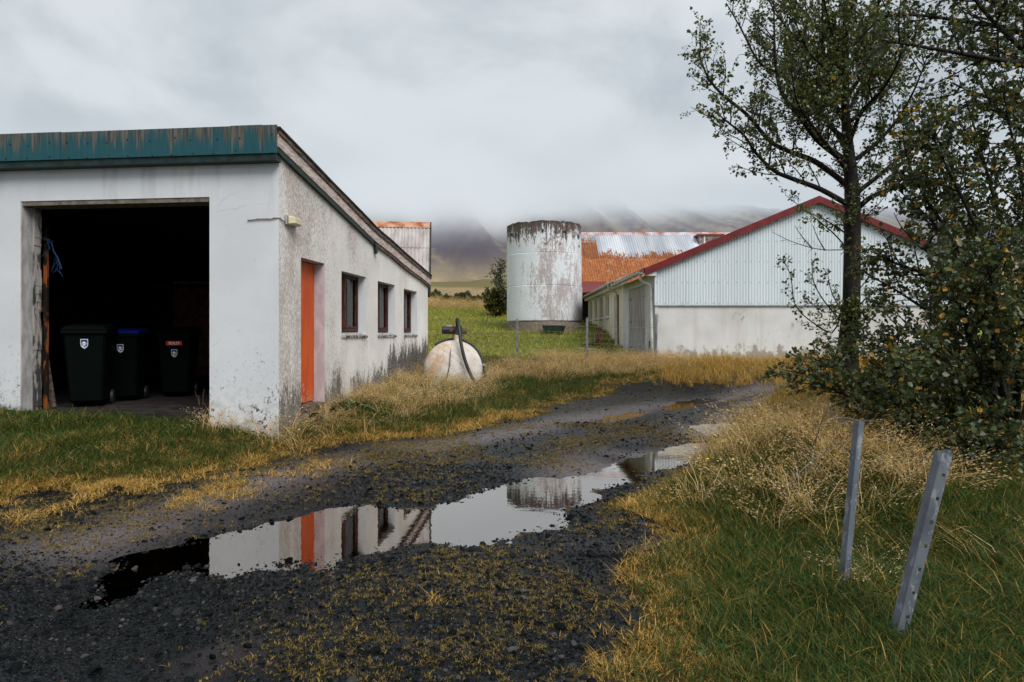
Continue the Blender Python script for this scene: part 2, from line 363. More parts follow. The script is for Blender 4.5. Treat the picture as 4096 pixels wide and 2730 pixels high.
# ------------------------------------------------------------------ building materials
def m_plaster(t):                                    # garage: clean front, fleck-peeled side
    p = t.pos(); x, y, z = t.xyz(p); nx, ny, nz_ = t.xyz(t.nrm())
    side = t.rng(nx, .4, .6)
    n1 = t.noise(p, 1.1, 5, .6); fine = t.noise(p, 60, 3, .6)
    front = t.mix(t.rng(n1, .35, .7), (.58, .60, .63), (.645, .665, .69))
    chips = t.rng(t.add(t.noise(p, 20, 6, .78), t.mul(t.rng(z, .35, 1.9, .10, 0), 1.0)), .635, .675)
    clus = t.rng(t.add(t.noise(p, 2.4, 3, .6), t.rng(z, .3, 1.6, .14, 0)), .54, .64)
    front = t.mix(t.mul(chips, t.add(.22, t.mul(clus, .78))), front, (.055, .045, .04))
    front = t.mix(t.mul(t.rng(z, .9, .3), t.mul(t.rng(t.noise(p, 6, 5, .7), .45, .62), .55)), front, (.30, .27, .22))
    front = t.mix(t.mul(t.rng(t.noise(t.sc(p, 1, 1, .12), 4, 4, .6), .54, .68), t.mul(t.rng(z, 2.6, 3.6), .35)), front, (.36, .36, .37))
    scuff = t.rng(t.noise(t.sc(p, 1, 1, .45), 7, 6, .75), .60, .74); front = t.mix(t.mul(scuff, t.rng(z, 2.6, .8, .03, .5)), front, (.42, .38, .35))
    # side: vertical flecks
    fl = t.noise(t.sc(p, 1, 1, .40), 52, 6, .8); big = t.noise(t.sc(p, 1, 1, .5), 1.3, 4, .6)
    sidec = t.mix(t.rng(n1, .35, .7), (.70, .67, .645), (.82, .795, .775))  # weaker light on this wall is offset by a lighter base colour
    near = t.rng(y, 8, 12.5, .085, .0)
    flk = t.rng(t.add(t.add(fl, near), t.mul(t.sub(big, .5), .45)), .575, .68)
    sidec = t.mix(t.mul(flk, .70), sidec, (.34, .245, .20))
    strk = t.rng(t.noise(t.sc(p, 1, 2.6, .10), 3.4, 4, .6), .55, .70); sidec = t.mix(t.mul(strk, .14), sidec, (.42, .35, .27))
    yel = t.mul(t.rng(t.math('ABSOLUTE', t.sub(y, 13.62)), .1, .0), t.rng(z, .6, 2.2)); sidec = t.mix(t.mul(yel, .55), sidec, (.75, .52, .22))
    topd = t.add(.95, t.mul(t.rng(y, 10.5, 14, 0, .55), 1.0))
    vst = t.noise(t.sc(p, 1, 1.0, .30), 8, 8, .8); vf = t.noise(t.sc(p, 1, 1, .6), 34, 5, .75); wide = t.noise(t.sc(p, 0, 1, .1), 1.6, 3, .5)
    rot = t.add(t.add(t.mul(vst, .58), t.mul(vf, .42)), t.add(t.rng(t.sub(z, topd), -.75, .55, .20, -.30, smooth=False), t.mul(t.sub(wide, .5), .42)))
    sidec = t.mix(t.mul(t.mul(t.rng(rot, .485, .575), t.rng(t.noise(p, 46, 5, .7), .36, .50, .55, 1.0)), .97), sidec, t.mix(t.rng(vf, .4, .6), (.016, .015, .014), (.075, .058, .046)))
    low = t.rng(z, 1.0, .35); sidec = t.mix(t.mul(low, .35), sidec, (.40, .36, .30))
    wv = t.node('VectorMath', {'operation': 'ADD'}); t.put(wv.inputs[0], p); t.put(wv.inputs[1], t.sc(t.node('TexNoise', Scale=2.5, Detail=5, Roughness=.65).outputs['Color'], .5, .5, .5))
    cr = t.rng(t.vor(wv.outputs[0], .9, 'DISTANCE_TO_EDGE'), .0045, .0); cr = t.mul(cr, t.rng(t.noise(p, .9, 3), .55, .62))
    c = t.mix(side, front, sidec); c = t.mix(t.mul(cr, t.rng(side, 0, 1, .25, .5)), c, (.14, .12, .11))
    hgt = t.add(t.mul(fine, .35), t.add(t.mul(t.mul(flk, side), -.8), t.mul(n1, .5)))
    return principled(t, c, .85, .2, normal=t.bump(hgt, .45, .01))
M_PLASTER = material('white_painted_plaster', m_plaster)
def flat_mat(name, c1, c2, scale=6, rough=.8, spec=.3, stretch=(1, 1, 1), lo=.35, hi=.65, metal=0.0, bump=.2, det=5):
    def fn(t):
        p = t.sc(t.pos(), *stretch); n = t.noise(p, scale, det, .62)
        return principled(t, t.mix(t.rng(n, lo, hi), c1, c2), rough, spec, metal, t.bump(n, bump, .01))
    return material(name, fn)
M_JAMB = flat_mat('bare_grey_plaster_jamb', (.30, .285, .28), (.47, .455, .46), 14, stretch=(1, 1, .35))
M_DARKWALL = flat_mat('shade_dark_concrete', (.010, .010, .009), (.022, .021, .019), 3)  # near-black: darkness of unlit interiors and recesses is put into this colour
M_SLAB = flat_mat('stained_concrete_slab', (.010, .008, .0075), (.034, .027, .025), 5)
M_CONC = flat_mat('raw_concrete', (.16, .125, .10), (.27, .22, .18), 9)
def m_fascia(t):
    p = t.pos(); x, y, z = t.xyz(p)
    st = t.noise(t.sc(p, 1, 1, .05), 11, 5, .65); fine = t.noise(t.sc(p, 1, 1, .04), 45, 3, .6)
    teal = t.mix(fine, (.005, .045, .075), (.010, .090, .095))
    grey = t.mix(t.rng(fine, .35, .65), (.025, .040, .042), (.12, .11, .088))
    worn = t.rng(t.add(st, t.rng(z, 3.6, 3.92, -.12, .13, smooth=False)), .49, .61)
    c = t.mix(worn, teal, grey); c = t.mix(t.mul(t.rng(fine, .62, .72), t.mul(worn, .55)), c, (.20, .13, .09))
    return principled(t, c, .55, .35, normal=t.bump(t.noise(p, 3, 2), .3, .02))
M_FASCIA = material('weathered_teal_sheet_metal', m_fascia)
M_TRIM = flat_mat('dark_green_trim', (.006, .016, .014), (.014, .036, .030), 8, .5)
M_ROOFING = flat_mat('dark_roofing_felt', (.012, .013, .013), (.035, .033, .030), 8, .8)
M_RAKE = flat_mat('pale_weathered_rake_board', (.30, .225, .20), (.60, .51, .47), 7, stretch=(3, .7, 4), lo=.3, hi=.62, bump=.5)
M_OLDWOOD = flat_mat('old_grey_brown_wood', (.035, .026, .020), (.15, .11, .085), 10, stretch=(2, .5, 3), bump=.5)
def m_door(t):
    p = t.pos(); x, y, z = t.xyz(p); n = t.noise(t.sc(p, 1, 1, .3), 5, 4)
    c = t.mix(t.rng(n, .3, .7), (.50, .062, .006), (.62, .098, .010))
    ch = t.rng(t.add(t.noise(t.sc(p, 1, 1, .3), 26, 5, .7), t.rng(z, .55, .95, .16, 0)), .70, .75); c = t.mix(ch, c, (.62, .45, .33))
    dk = t.rng(t.noise(p, 33, 3, .6), .69, .73); c = t.mix(dk, c, (.03, .015, .01))
    return principled(t, c, .5, .35, normal=t.bump(n, .2, .01))
M_DOOR = material('orange_door_paint', m_door)
M_PINK = flat_mat('pink_painted_reveal', (.40, .345, .36), (.52, .46, .475), 9, stretch=(1, 1, .4))
M_WINFRAME = flat_mat('red_brown_window_paint', (.022, .008, .005), (.105, .030, .018), 22, .6, stretch=(1, 1, .3), bump=.4)
def m_glass(t):
    gl = t.node('BsdfGlossy', Roughness=.03); gl.inputs['Color'].default_value = (.9, .93, .95, 1)
    tr = t.node('BsdfTransparent'); tr.inputs['Color'].default_value = (.80, .82, .82, 1)
    fr = t.node('Fresnel', IOR=1.5); mx = t.node('MixShader'); t.put(mx.inputs[0], fr.outputs[0]); t.l.new(tr.outputs[0], mx.inputs[1]); t.l.new(gl.outputs[0], mx.inputs[2]); return mx.outputs[0]
M_GLASS = material('window_glass', m_glass)
M_CURTAIN = flat_mat('grey_curtain', (.22, .20, .20), (.70, .66, .66), 6, .9, stretch=(1, 3, .25))
M_MOSS = flat_mat('sill_moss', (.014, .018, .004), (.06, .065, .012), 30, .95, bump=.8)
M_LAMP = flat_mat('yellowed_lamp_plastic', (.58, .50, .34), (.72, .66, .50), 6, .4)
M_GREYMETAL = flat_mat('grey_metal', (.25, .26, .27), (.42, .43, .44), 12, .5, metal=.3)
M_WIRE = flat_mat('dull_wire', (.16, .15, .14), (.26, .25, .24), 30, .5, metal=.5)
M_CABLE = flat_mat('rusty_cable', (.16, .09, .06), (.34, .26, .22), 25, .7)
M_BLACKRUBBER = flat_mat('black_rubber', (.010, .011, .012), (.022, .023, .025), 10, .45, .45)

# ------------------------------------------------------------------ garage (local frame: x right along the facade, y into depth)
GA = math.atan2(.1072, .9942)
garage = thing('garage', 'white plastered garage with open doorway, teal roof edge and orange side door', 'garage', (-2.834, 7.95, 0), -GA)
def g_t(px, s=0.0):                                   # local x on the facade seen at photo column px
    k = (px-CX)/F; cx_, cy_ = -2.834+.1072*s, 7.95+.9942*s
    return -((cx_-k*cy_)/(.9942+k*.1072))
def g_s(px, lx=0.0):                                  # local y on the side wall seen at photo column px
    k = (px-CX)/F; cx_, cy_ = -2.834+.9942*lx, 7.95-.1072*lx
    return (k*cy_-cx_)/(.1072-k*.9942)
OX0, OX1 = -3.435, -.891
ztop = lambda s: float(np.interp(s, [-.14, 3.53, 7.75], [3.93, 3.33, 2.86]))
wtop = lambda s: ztop(s)-.27
W = MB(); th = .28
W.box(OX1, 0, 0, th, -.1, wtop(0)); W.box(-7.2, OX0, 0, th, -.1, wtop(0)); W.box(OX0, OX1, 0, th, 3.13, wtop(0))
fw = W.build('front_wall', M_PLASTER, garage)
SD = sorted([(g_s(1204), g_s(1299), .42, 2.45)] + [(g_s(a_), g_s(b_), 1.43, None) for a_, b_ in ((1366, 1464), (1511, 1580), (1615, 1668))])
ops = []
for i, (a_, b_, z0, z1) in enumerate(SD):
    if z1 is None: z1 = [0, 2.41, 2.40, 2.38][i]
    else: z1 = 2.45
    ops.append((a_, b_, z0, z1))
W = MB(); cur = th
def wcol(a_, b_, z0, z1=None):
    za, zb = (wtop(a_), wtop(b_)) if z1 is None else (z1, z1)
    W.hexa([(-th, a_, z0), (0, a_, z0), (0, b_, z0), (-th, b_, z0), (-th, a_, za), (0, a_, za), (0, b_, zb), (-th, b_, zb)])
SEND = 7.7
for a_, b_, z0, z1 in ops:
    wcol(cur, a_, -.1); wcol(a_, b_, z1); wcol(a_, b_, -.1, z0); cur = b_
wcol(cur, SEND, -.1)
sw = W.build('side_wall', M_PLASTER, garage)
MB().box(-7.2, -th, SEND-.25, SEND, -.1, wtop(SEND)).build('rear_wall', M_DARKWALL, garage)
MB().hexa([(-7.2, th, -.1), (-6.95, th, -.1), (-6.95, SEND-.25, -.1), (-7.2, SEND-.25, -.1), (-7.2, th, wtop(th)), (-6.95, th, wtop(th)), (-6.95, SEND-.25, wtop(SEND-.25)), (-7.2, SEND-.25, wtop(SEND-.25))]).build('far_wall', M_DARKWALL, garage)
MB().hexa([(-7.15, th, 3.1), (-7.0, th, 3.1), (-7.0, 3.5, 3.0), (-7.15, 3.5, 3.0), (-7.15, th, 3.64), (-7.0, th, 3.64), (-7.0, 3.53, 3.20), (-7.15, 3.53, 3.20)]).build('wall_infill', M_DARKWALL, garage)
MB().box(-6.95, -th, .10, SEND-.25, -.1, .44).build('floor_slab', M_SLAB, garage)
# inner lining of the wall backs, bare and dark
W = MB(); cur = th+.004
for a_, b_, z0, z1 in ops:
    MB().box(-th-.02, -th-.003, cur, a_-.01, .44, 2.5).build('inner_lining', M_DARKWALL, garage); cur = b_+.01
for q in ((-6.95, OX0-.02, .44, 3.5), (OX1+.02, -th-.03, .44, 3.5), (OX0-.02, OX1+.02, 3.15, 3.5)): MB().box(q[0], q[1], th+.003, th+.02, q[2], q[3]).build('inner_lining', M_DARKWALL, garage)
# jamb: bare grey plaster with a rough inner rebate
J = MB(); n = 26
for i in range(n):
    z0, z1 = .40+i*(3.12-.40)/n, .40+(i+1)*(3.12-.40)/n; e = .012+random.uniform(0, .0015)
    J.box(OX0, OX0+e, .004, .17, z0, z1)
J.build('door_jamb', M_JAMB, garage)
J = MB()
for i in range(n):
    z0, z1 = .40+i*(3.12-.40)/n, .40+(i+1)*(3.12-.40)/n; J.box(OX0, OX0+.03+.008*math.sin(i*.9)+random.uniform(0, .006), .172, .285, z0, z1)
J.build('door_jamb', flat_mat('peeling_jamb_edge', (.05, .05, .048), (.36, .33, .31), 12, stretch=(1, 1, .25), lo=.42, hi=.55), garage)
MB().box(OX0+.02, OX1, .01, th, 3.075, 3.128).build('door_head', flat_mat('old_concrete_lintel', (.10, .085, .07), (.20, .17, .14), 12), garage)
# roof slab with a slight kink, roofing sheet, fascia panels
def roof_strip(x0, x1, zo0, zo1, s0=-.14, s1=7.8, wob=0.0):
    M = MB(); S_ = [s0]+[v for v in np.arange(.4, 7.7, .35) if s0 < v < s1]+[s1]
    for a_, b_ in zip(S_[:-1], S_[1:]):
        q = lambda s: wob*(vnoise(np.array(s*1.3), np.array(x0*3.+1)) - .5)
        M.hexa([(x0, a_, ztop(a_)+zo0+q(a_)), (x1, a_, ztop(a_)+zo0+q(a_)), (x1, b_, ztop(b_)+zo0+q(b_)), (x0, b_, ztop(b_)+zo0+q(b_)),
                (x0, a_, ztop(a_)+zo1+q(a_)), (x1, a_, ztop(a_)+zo1+q(a_)), (x1, b_, ztop(b_)+zo1+q(b_)), (x0, b_, ztop(b_)+zo1+q(b_))])
    return M
roof = roof_strip(-7.4, .03, -.262, -.03, s0=-.10).build('roof', M_DARKWALL, garage)
roof_strip(-7.42, .085, -.026, .0, wob=.02).build('roofing_sheet', M_ROOFING, roof)
roof_strip(.032, .055, -.245, -.10, s0=-.12, wob=.02).build('rake_board', M_RAKE, roof)
roof_strip(.032, .072, -.098, -.028, s0=-.12, wob=.02).build('upper_trim', M_OLDWOOD, roof)
roof_strip(.006, .048, -.315, -.250, s0=-.13, s1=3.5, wob=.015).build('lower_trim', M_TRIM, roof)
roof_strip(.006, .045, -.305, -.250, s0=3.72, s1=7.75, wob=.03).build('lower_trim', M_OLDWOOD, roof)
MB().prism([(.02, 3.50, wtop(3.5)-.02), (.02, 3.72, wtop(3.72)), (.02, 3.70, wtop(3.7)-.16), (.02, 3.62, wtop(3.6)-.20), (.02, 3.60, wtop(3.6)-.07)], (.035, 0, 0)).build('broken_trim', M_TRIM, roof)
for k, (a_, b_) in enumerate(((-7.42, -5.2), (-5.2, g_t(285)), (g_t(285), g_t(950)), (g_t(950), g_t(1075)), (g_t(1075), .052))):
    dy = .004*(k % 2); pan = MB().box(a_+.003, b_, -.165-dy, -.145-dy, 3.60, 3.935+.004*(k % 2)).build('fascia_panel', M_FASCIA, roof)
    B_ = MB(); q = a_+.12
    while q < b_-.05:
        for zz in (3.625, 3.80): B_.lathe([(0, -.176-dy), (.008, -.172-dy), (.009, -.166-dy)], 8, (q+random.uniform(-.05, .05), 0, zz+random.uniform(-.02, .02)), 'Y')
        q += .27
    if len(B_.v): tag(B_.build('nails', M_ROOFING, pan), kind='stuff')
MB().box(-7.42, .03, -.145, -.003, 3.52, 3.60).build('soffit_board', M_TRIM, roof)
# side door
a_, b_, z0, z1 = ops[0]
dr = MB().box(-.20, -.15, a_+.02, b_-.02, .50, 2.43).build('door', M_DOOR, garage)
MB().lathe([(0, -.14), (.016, -.14), (.016, -.10), (.026, -.09), (.024, -.075), (0, -.07)], 12, (0, a_+.12, 1.45), 'X').build('door_handle', M_GREYMETAL, dr)
MB().box(-.22, .0, b_-.012, b_-.003, .44, 2.44).build('door_reveal', M_PINK, garage)
MB().box(-.22, .03, a_+.003, b_-.003, .424, .475).build('door_step', M_OLDWOOD, garage)
M_SILL = flat_mat('flaking_grey_sill', (.10, .09, .075), (.46, .45, .44), 14, lo=.42, hi=.56)
# windows
for i, (a_, b_, z0, z1) in enumerate(ops[1:]):
    win = MB(); fx0, fx1 = -.20, -.135; fw_ = .055; m = a_+(b_-a_)*.42
    win.box(fx0, fx1, a_+.002, a_+fw_, z0+.05, z1-.004); win.box(fx0, fx1, b_-fw_, b_-.002, z0+.05, z1-.004); win.box(fx0, fx1, a_+fw_, b_-fw_, z1-.06, z1-.004)
    win.box(fx0, fx1, a_+fw_, b_-fw_, z0+.05, z0+.11); win.box(fx0, fx1+.02, m-.035, m+.035, z0+.11, z1-.06)
    wo = win.build('window', M_WINFRAME, garage, bevel=.006)
    for c0, c1 in ((a_+fw_, m-.035), (m+.035, b_-fw_)):
        MB().box(fx0+.005, fx1+.008, c0, c0+.028, z0+.11, z1-.06).box(fx0+.005, fx1+.008, c1-.028, c1, z0+.11, z1-.06).box(fx0+.005, fx1+.006, c0+.027, c1-.027, z0+.111, z0+.135).build('casement', M_WINFRAME, wo)
        MB().box(-.170, -.166, c0+.028, c1-.028, z0+.112, z1-.062).build('pane', M_GLASS, wo)
    CU = MB(); k = 30; ys_ = np.linspace(a_+.06, b_-.06, k+1)
    for q in range(k):
        f0, f1 = -.245+.02*math.sin(q*1.9), -.245+.02*math.sin((q+1)*1.9)
        CU.hexa([(f0, ys_[q], z0+.1), (f0+.003, ys_[q], z0+.1), (f1+.003, ys_[q+1], z0+.1), (f1, ys_[q+1], z0+.1), (f0, ys_[q], z1-.05), (f0+.003, ys_[q], z1-.05), (f1+.003, ys_[q+1], z1-.05), (f1, ys_[q+1], z1-.05)])
    CU.build('curtain', M_CURTAIN, wo)
    MB().hexa([(-.20, a_+.003, z0-.0), (.022, a_-.012, z0-.045), (.022, b_+.012, z0-.045), (-.20, b_-.003, z0), (-.20, a_+.003, z0+.05), (.022, a_-.012, z0-.008), (.022, b_+.012, z0-.008), (-.20, b_-.003, z0+.05)]).build('sill', M_SILL, wo)
    MO = MB()
    for q in range(70 if i == 0 else 26):
        yy = random.uniform(a_+.01, b_-.01); xx = random.uniform(-.12, .03); r_ = random.uniform(.012, .032)
        MO.lathe([(0, r_*.6), (r_*.7, r_*.4), (r_, 0), (r_, -.02)], 7, (xx, yy, z0+.03-(xx+.2)*.26))
    tag(MO.build('moss', M_MOSS, wo), kind='stuff')
# wall lamp with its cable
lamp = thing('wall_lamp', 'yellowed bulkhead lamp fixed high on the garage corner', 'lamp', (-2.834, 7.95, 0), -GA)
sa, sb = g_s(1142, .02), g_s(1200, .09); zl = 2.86
MB().box(.002, .035, sa, sb+.02, zl-.06, zl+.06).build('back_plate', M_GREYMETAL, lamp, bevel=.006)
MB().hexa([(.035, sa+.03, zl-.055), (.12, sa+.05, zl-.045), (.12, sb, zl-.045), (.035, sb+.02, zl-.055), (.035, sa+.03, zl+.055), (.12, sa+.05, zl+.04), (.12, sb, zl+.04), (.035, sb+.02, zl+.055)]).build('lamp_cover', M_LAMP, lamp, bevel=.012)
xc = g_t(992)
MB().tube([(xc, -.012, 2.83), (xc+.15, -.014, 2.845), (xc+.3, -.012, 2.842), (-.04, -.014, 2.855), (.012, .0, 2.852), (.012, sa*.6, 2.835), (.02, sa+.01, 2.83)], .007, 6).build('cable', M_CABLE, lamp)

# ------------------------------------------------------------------ things inside the garage
M_BIN = flat_mat('dark_green_bin_plastic', (.0012, .0026, .0024), (.0018, .0036, .0034), 4, .6, .05, bump=.05)
M_LIDBLUE = flat_mat('blue_lid_plastic', (.003, .008, .10), (.004, .010, .14), 4, .5, .15, bump=.05)
M_WHITE = flat_mat('white_sticker', (.72, .74, .78), (.82, .84, .86), 4, .5)
M_NAVY = flat_mat('navy_sticker', (.010, .035, .16), (.014, .045, .20), 4, .5)
M_RED = flat_mat('red_sticker', (.50, .022, .014), (.62, .03, .02), 4, .5)
def poly_plate(pts, y, th_=.0015):                    # plate in the local xz plane, facing -y
    return MB().prism([(px_, y, pz) for px_, pz in pts], (0, -th_, 0))
def shield(w_, h_, top=0.0):
    pts = [(-w_/2, top), (w_/2, top)]
    for k in range(1, 9):
        u = k/8; pts.append((w_/2*(1-u**2.6), top-h_*(.48+.52*u)))
    for k in range(7, 0, -1):
        u = k/8; pts.append((-w_/2*(1-u**2.6), top-h_*(.48+.52*u)))
    return pts
def text_mesh(body, size):
    cu = bpy.data.curves.new('lettering', 'FONT'); cu.body = body; cu.size = size; cu.align_x = 'CENTER'; cu.align_y = 'CENTER'; cu.extrude = .0006; cu.offset = size*.025
    o = bpy.data.objects.new('lettering', cu); C.objects.link(o); dg = bpy.context.evaluated_depsgraph_get()
    me = bpy.data.meshes.new_from_object(o.evaluated_get(dg)); bpy.data.objects.remove(o); bpy.data.curves.remove(cu)
    me.transform(Matrix.Scale(1.28, 4, (1, 0, 0))); return me
def bin_(label, loc, rz, lid, sticker_z, sulo=False, sc=1.0):
    b_ = thing('wheelie_bin', label, 'bin', loc, rz, 'wheelie bins inside the garage'); b_.scale = (sc*.84, sc*.88, sc)
    w0, w1, d0, d1 = .225, .285, .26, .36
    body = MB().hexa([(-w0, -d0, .06), (w0, -d0, .06), (w0, d0-.06, .06), (-w0, d0-.06, .06), (-w1, -d1, .98), (w1, -d1, .98), (w1, d1, .98), (-w1, d1, .98)]).build('body', M_BIN, b_, bevel=.03)
    MB().box(-w1-.025, w1+.025, -d1-.03, d1+.02, .955, 1.005).build('rim', M_BIN, body, bevel=.012)
    MB().hexa([(-w1-.03, -d1-.045, 1.008), (w1+.03, -d1-.045, 1.008), (w1+.03, d1+.03, 1.008), (-w1-.03, d1+.03, 1.008), (-w1+.03, -d1+.03, 1.06), (w1-.03, -d1+.03, 1.06), (w1-.02, d1-.03, 1.095), (-w1+.02, d1-.03, 1.095)]).build('lid', lid, b_, bevel=.014)
    MB().tube([(-w1, d1+.05, 1.0), (-w1+.03, d1+.08, 1.01), (w1-.03, d1+.08, 1.01), (w1, d1+.05, 1.0)], .014, 8).build('handle', M_BIN, b_)
    for s_ in (-1, 1):
        MB().lathe([(0, 0), (.07, 0), (.10, .01), (.10, .045), (.07, .055), (0, .055)], 24, (s_*.26-.027, .22, .10), 'X').build('wheel', M_BLACKRUBBER, b_)
    yf = -(d0+(d1-d0)*(sticker_z-.06)/.92)-.004
    tilt = -math.atan2(d1-d0, .92)
    def place(o, z_, off):
        o.location = (0.0, -(d0+(d1-d0)*(z_-.06)/.92)-off, z_); o.rotation_euler = (-tilt, 0, 0); return o
    em = place(poly_plate(shield(.10, .125), 0).build('emblem', M_WHITE, b_), sticker_z, .002)
    fld = poly_plate(shield(.086, .106, -.007), -.0016).build('emblem_field', M_NAVY, em)
    poly_plate([(-.040, -.058), (-.012, -.034), (-.004, -.030), (.006, -.034), (.040, -.060), (.02, -.056), (.0, -.060), (-.02, -.055)], -.0034).build('emblem_mountain', M_WHITE, em)
    poly_plate([(-.041, -.070), (-.01, -.064), (.020, -.068), (.030, -.074), (.012, -.081), (-.012, -.084), (-.018, -.090), (-.005, -.097), (.026, -.098), (.012, -.106), (-.012, -.103), (-.030, -.096), (-.031, -.087), (-.012, -.078), (.008, -.075), (-.015, -.073)], -.0034).build('emblem_river', M_WHITE, em)
    if sulo:
        pl_ = place(poly_plate([(-.135, -.033), (.135, -.033), (.135, .033), (-.135, .033)], 0).build('maker_sticker', M_RED, b_), sticker_z+.095, .002)
        me = text_mesh('SULO', .058); me.materials.clear(); me.materials.append(M_WHITE)
        lt = link('lettering', me, pl_); lt.location = (0, -.003, 0); lt.rotation_euler = (R(90), 0, 0)
    return b_
def at_floor(px, Y, z=.44): q = P(px, HOR, Y); return (q.x, Y, z)
bin_('dark green wheelie bin nearest the left jamb with white and blue shield sticker', at_floor(362, 9.15), R(20), M_BIN, .89, sc=1.05)
bin_('wheelie bin with bright blue lid standing behind the green bin', at_floor(508, 9.95), R(14), M_LIDBLUE, .85)
bin_('dark wheelie bin with red lettered sticker above its shield', at_floor(716, 10.6), R(14), M_BIN, .745, sulo=True, sc=1.02)
M_RUST = flat_mat('rusty_orange_steel', (.010, .005, .003), (.27, .075, .014), 7, .8, stretch=(1, 1, .35), lo=.50, hi=.56)
pr = thing('rusty_rail', 'rusty orange steel rail standing inside the left jamb', 'rail', at_floor(180, 8.72))
MB().box(-.012, .012, -.02, .02, 0, 2.42).box(.010, .03, -.015, .035, 0, 2.46).build('upright', M_RUST, pr, bevel=.004)
MB().box(-.055, -.031, -.03, .03, 1.30, 1.62).build('hinge_plate', M_RUST, pr, bevel=.004)
M_ROPE = flat_mat('blue_rope', (.004, .022, .065), (.008, .04, .11), 40, .8)
rp = thing('blue_rope', 'frayed blue rope knotted round the top of the rusty rail', 'rope', at_floor(185, 8.70, 2.60))
def strand(pts, r=.007): return MB().tube(pts, r, 5)
strand([(-.06, -.04, .08), (0, -.05, .10), (.07, -.04, .09), (.08, .03, .07), (0, .05, .08), (-.06, .03, .09), (-.06, -.04, .08)], .012).build('loop', M_ROPE, rp)
strand([(.05, -.05, .08), (.11, -.05, .04), (.13, -.05, -.06), (.19, -.05, -.15), (.24, -.05, -.30)], .010).build('loose_end', M_ROPE, rp)
strand([(.05, -.05, .06), (.09, -.06, -.03), (.02, -.06, -.10), (-.06, -.06, -.17), (-.09, -.05, -.22)], .008).build('loose_end', M_ROPE, rp)
for k in range(7):
    q = random.uniform(.3, 1); strand([(.13+.1*q, -.05, -.02-.24*q), (.13+.1*q+random.uniform(-.06, .05), -.055, -.1-.26*q), (.13+.1*q+random.uniform(-.09, .06), -.055, -.16-.28*q)], .003).build('frayed_thread', M_ROPE, rp)
pk = thing('leaning_plank', 'dark wooden plank leaning against the left jamb inside the garage', 'plank', at_floor(206, 8.85))
pk.rotation_euler = (0, R(-9), 0); MB().box(-.06, .06, -.02, .02, 0, 1.12).build('board', M_OLDWOOD, pk, bevel=.004)
MB().tube([(.0, -.022, .95), (.0, -.034, .95)], .01, 8).build('bolt', M_RUST, pk)

# ------------------------------------------------------------------ shed behind the garage
def m_oldcorr(t):
    p = t.pos(); n = t.noise(t.sc(p, 3, 1, 1), 1.5, 5); f = t.noise(t.sc(p, 6, 1, 1.2), 3, 4, .7)
    c = t.mix(t.rng(n, .3, .7), (.30, .265, .25), (.46, .425, .415)); c = t.mix(t.mul(t.rng(f, .58, .72), .45), c, (.20, .12, .08))
    return principled(t, c, .65, .35)
M_OLDCORR = material('dull_grey_corrugated_iron', m_oldcorr)
M_RUSTCAP = flat_mat('rusty_ridge_cap', (.26, .075, .02), (.52, .30, .20), 3.5, .7)
rs = thing('rear_shed', 'grey corrugated shed roof with rusty ridge behind the garage', 'shed', (-2.03, 16.05, 0), R(6.5))
EZ, RZ_, RUN = 2.62, 4.46, 2.0; sl = Vector((0, RUN, RZ_-EZ)); L = sl.length; slv = sl.normalized(); nrm = Vector((0, -slv.z, slv.y))
rroof = MB().prism([(-6, 0, EZ-.06), (-6, RUN, RZ_-.06), (-6, 2*RUN, EZ-.06)], (5.97, 0, 0)).build('roof', M_DARKWALL, rs)
xx = -6.0; k = 0
while xx < -.01:
    w_ = min(.76, -xx)
    for lo_, hi_, dz in ((0, L*.60, .012), (L*.58, L-.02, .0)):
        MB().corr(Vector((xx, 0, EZ))+slv*lo_+nrm*(.018-dz+.002*(k % 2)), (1, 0, 0), slv, nrm, w_+.02, lambda q, a=lo_, b=hi_: b-a, .10, .014).build('roof_sheet', M_OLDCORR, rroof, smooth=True)
    xx += w_; k += 1
MB().prism([(-6.02, RUN-.2, RZ_-.13), (-6.02, RUN, RZ_+.06), (-6.02, RUN+.2, RZ_-.13), (-6.02, RUN, RZ_+.03)], (6.04, 0, 0)).build('ridge_cap', M_RUSTCAP, rroof)
MB().hexa([(0, -.05, EZ-.18), (.035, -.05, EZ-.18), (.035, RUN, RZ_-.14), (0, RUN, RZ_-.14), (0, -.05, EZ+.02), (.035, -.05, EZ+.02), (.035, RUN, RZ_+.06), (0, RUN, RZ_+.06)]).build('barge_board', M_ROOFING, rroof)
MB().box(-6, -.12, .08, 2*RUN-.1, 0, EZ-.08).prism([(-.4, .1, EZ-.08), (-.4, RUN, RZ_-.1), (-.4, 2*RUN-.12, EZ-.08)], (.27, 0, 0)).build('wall', flat_mat('rust_red_boards', (.10, .03, .02), (.24, .10, .07), 6), rs)

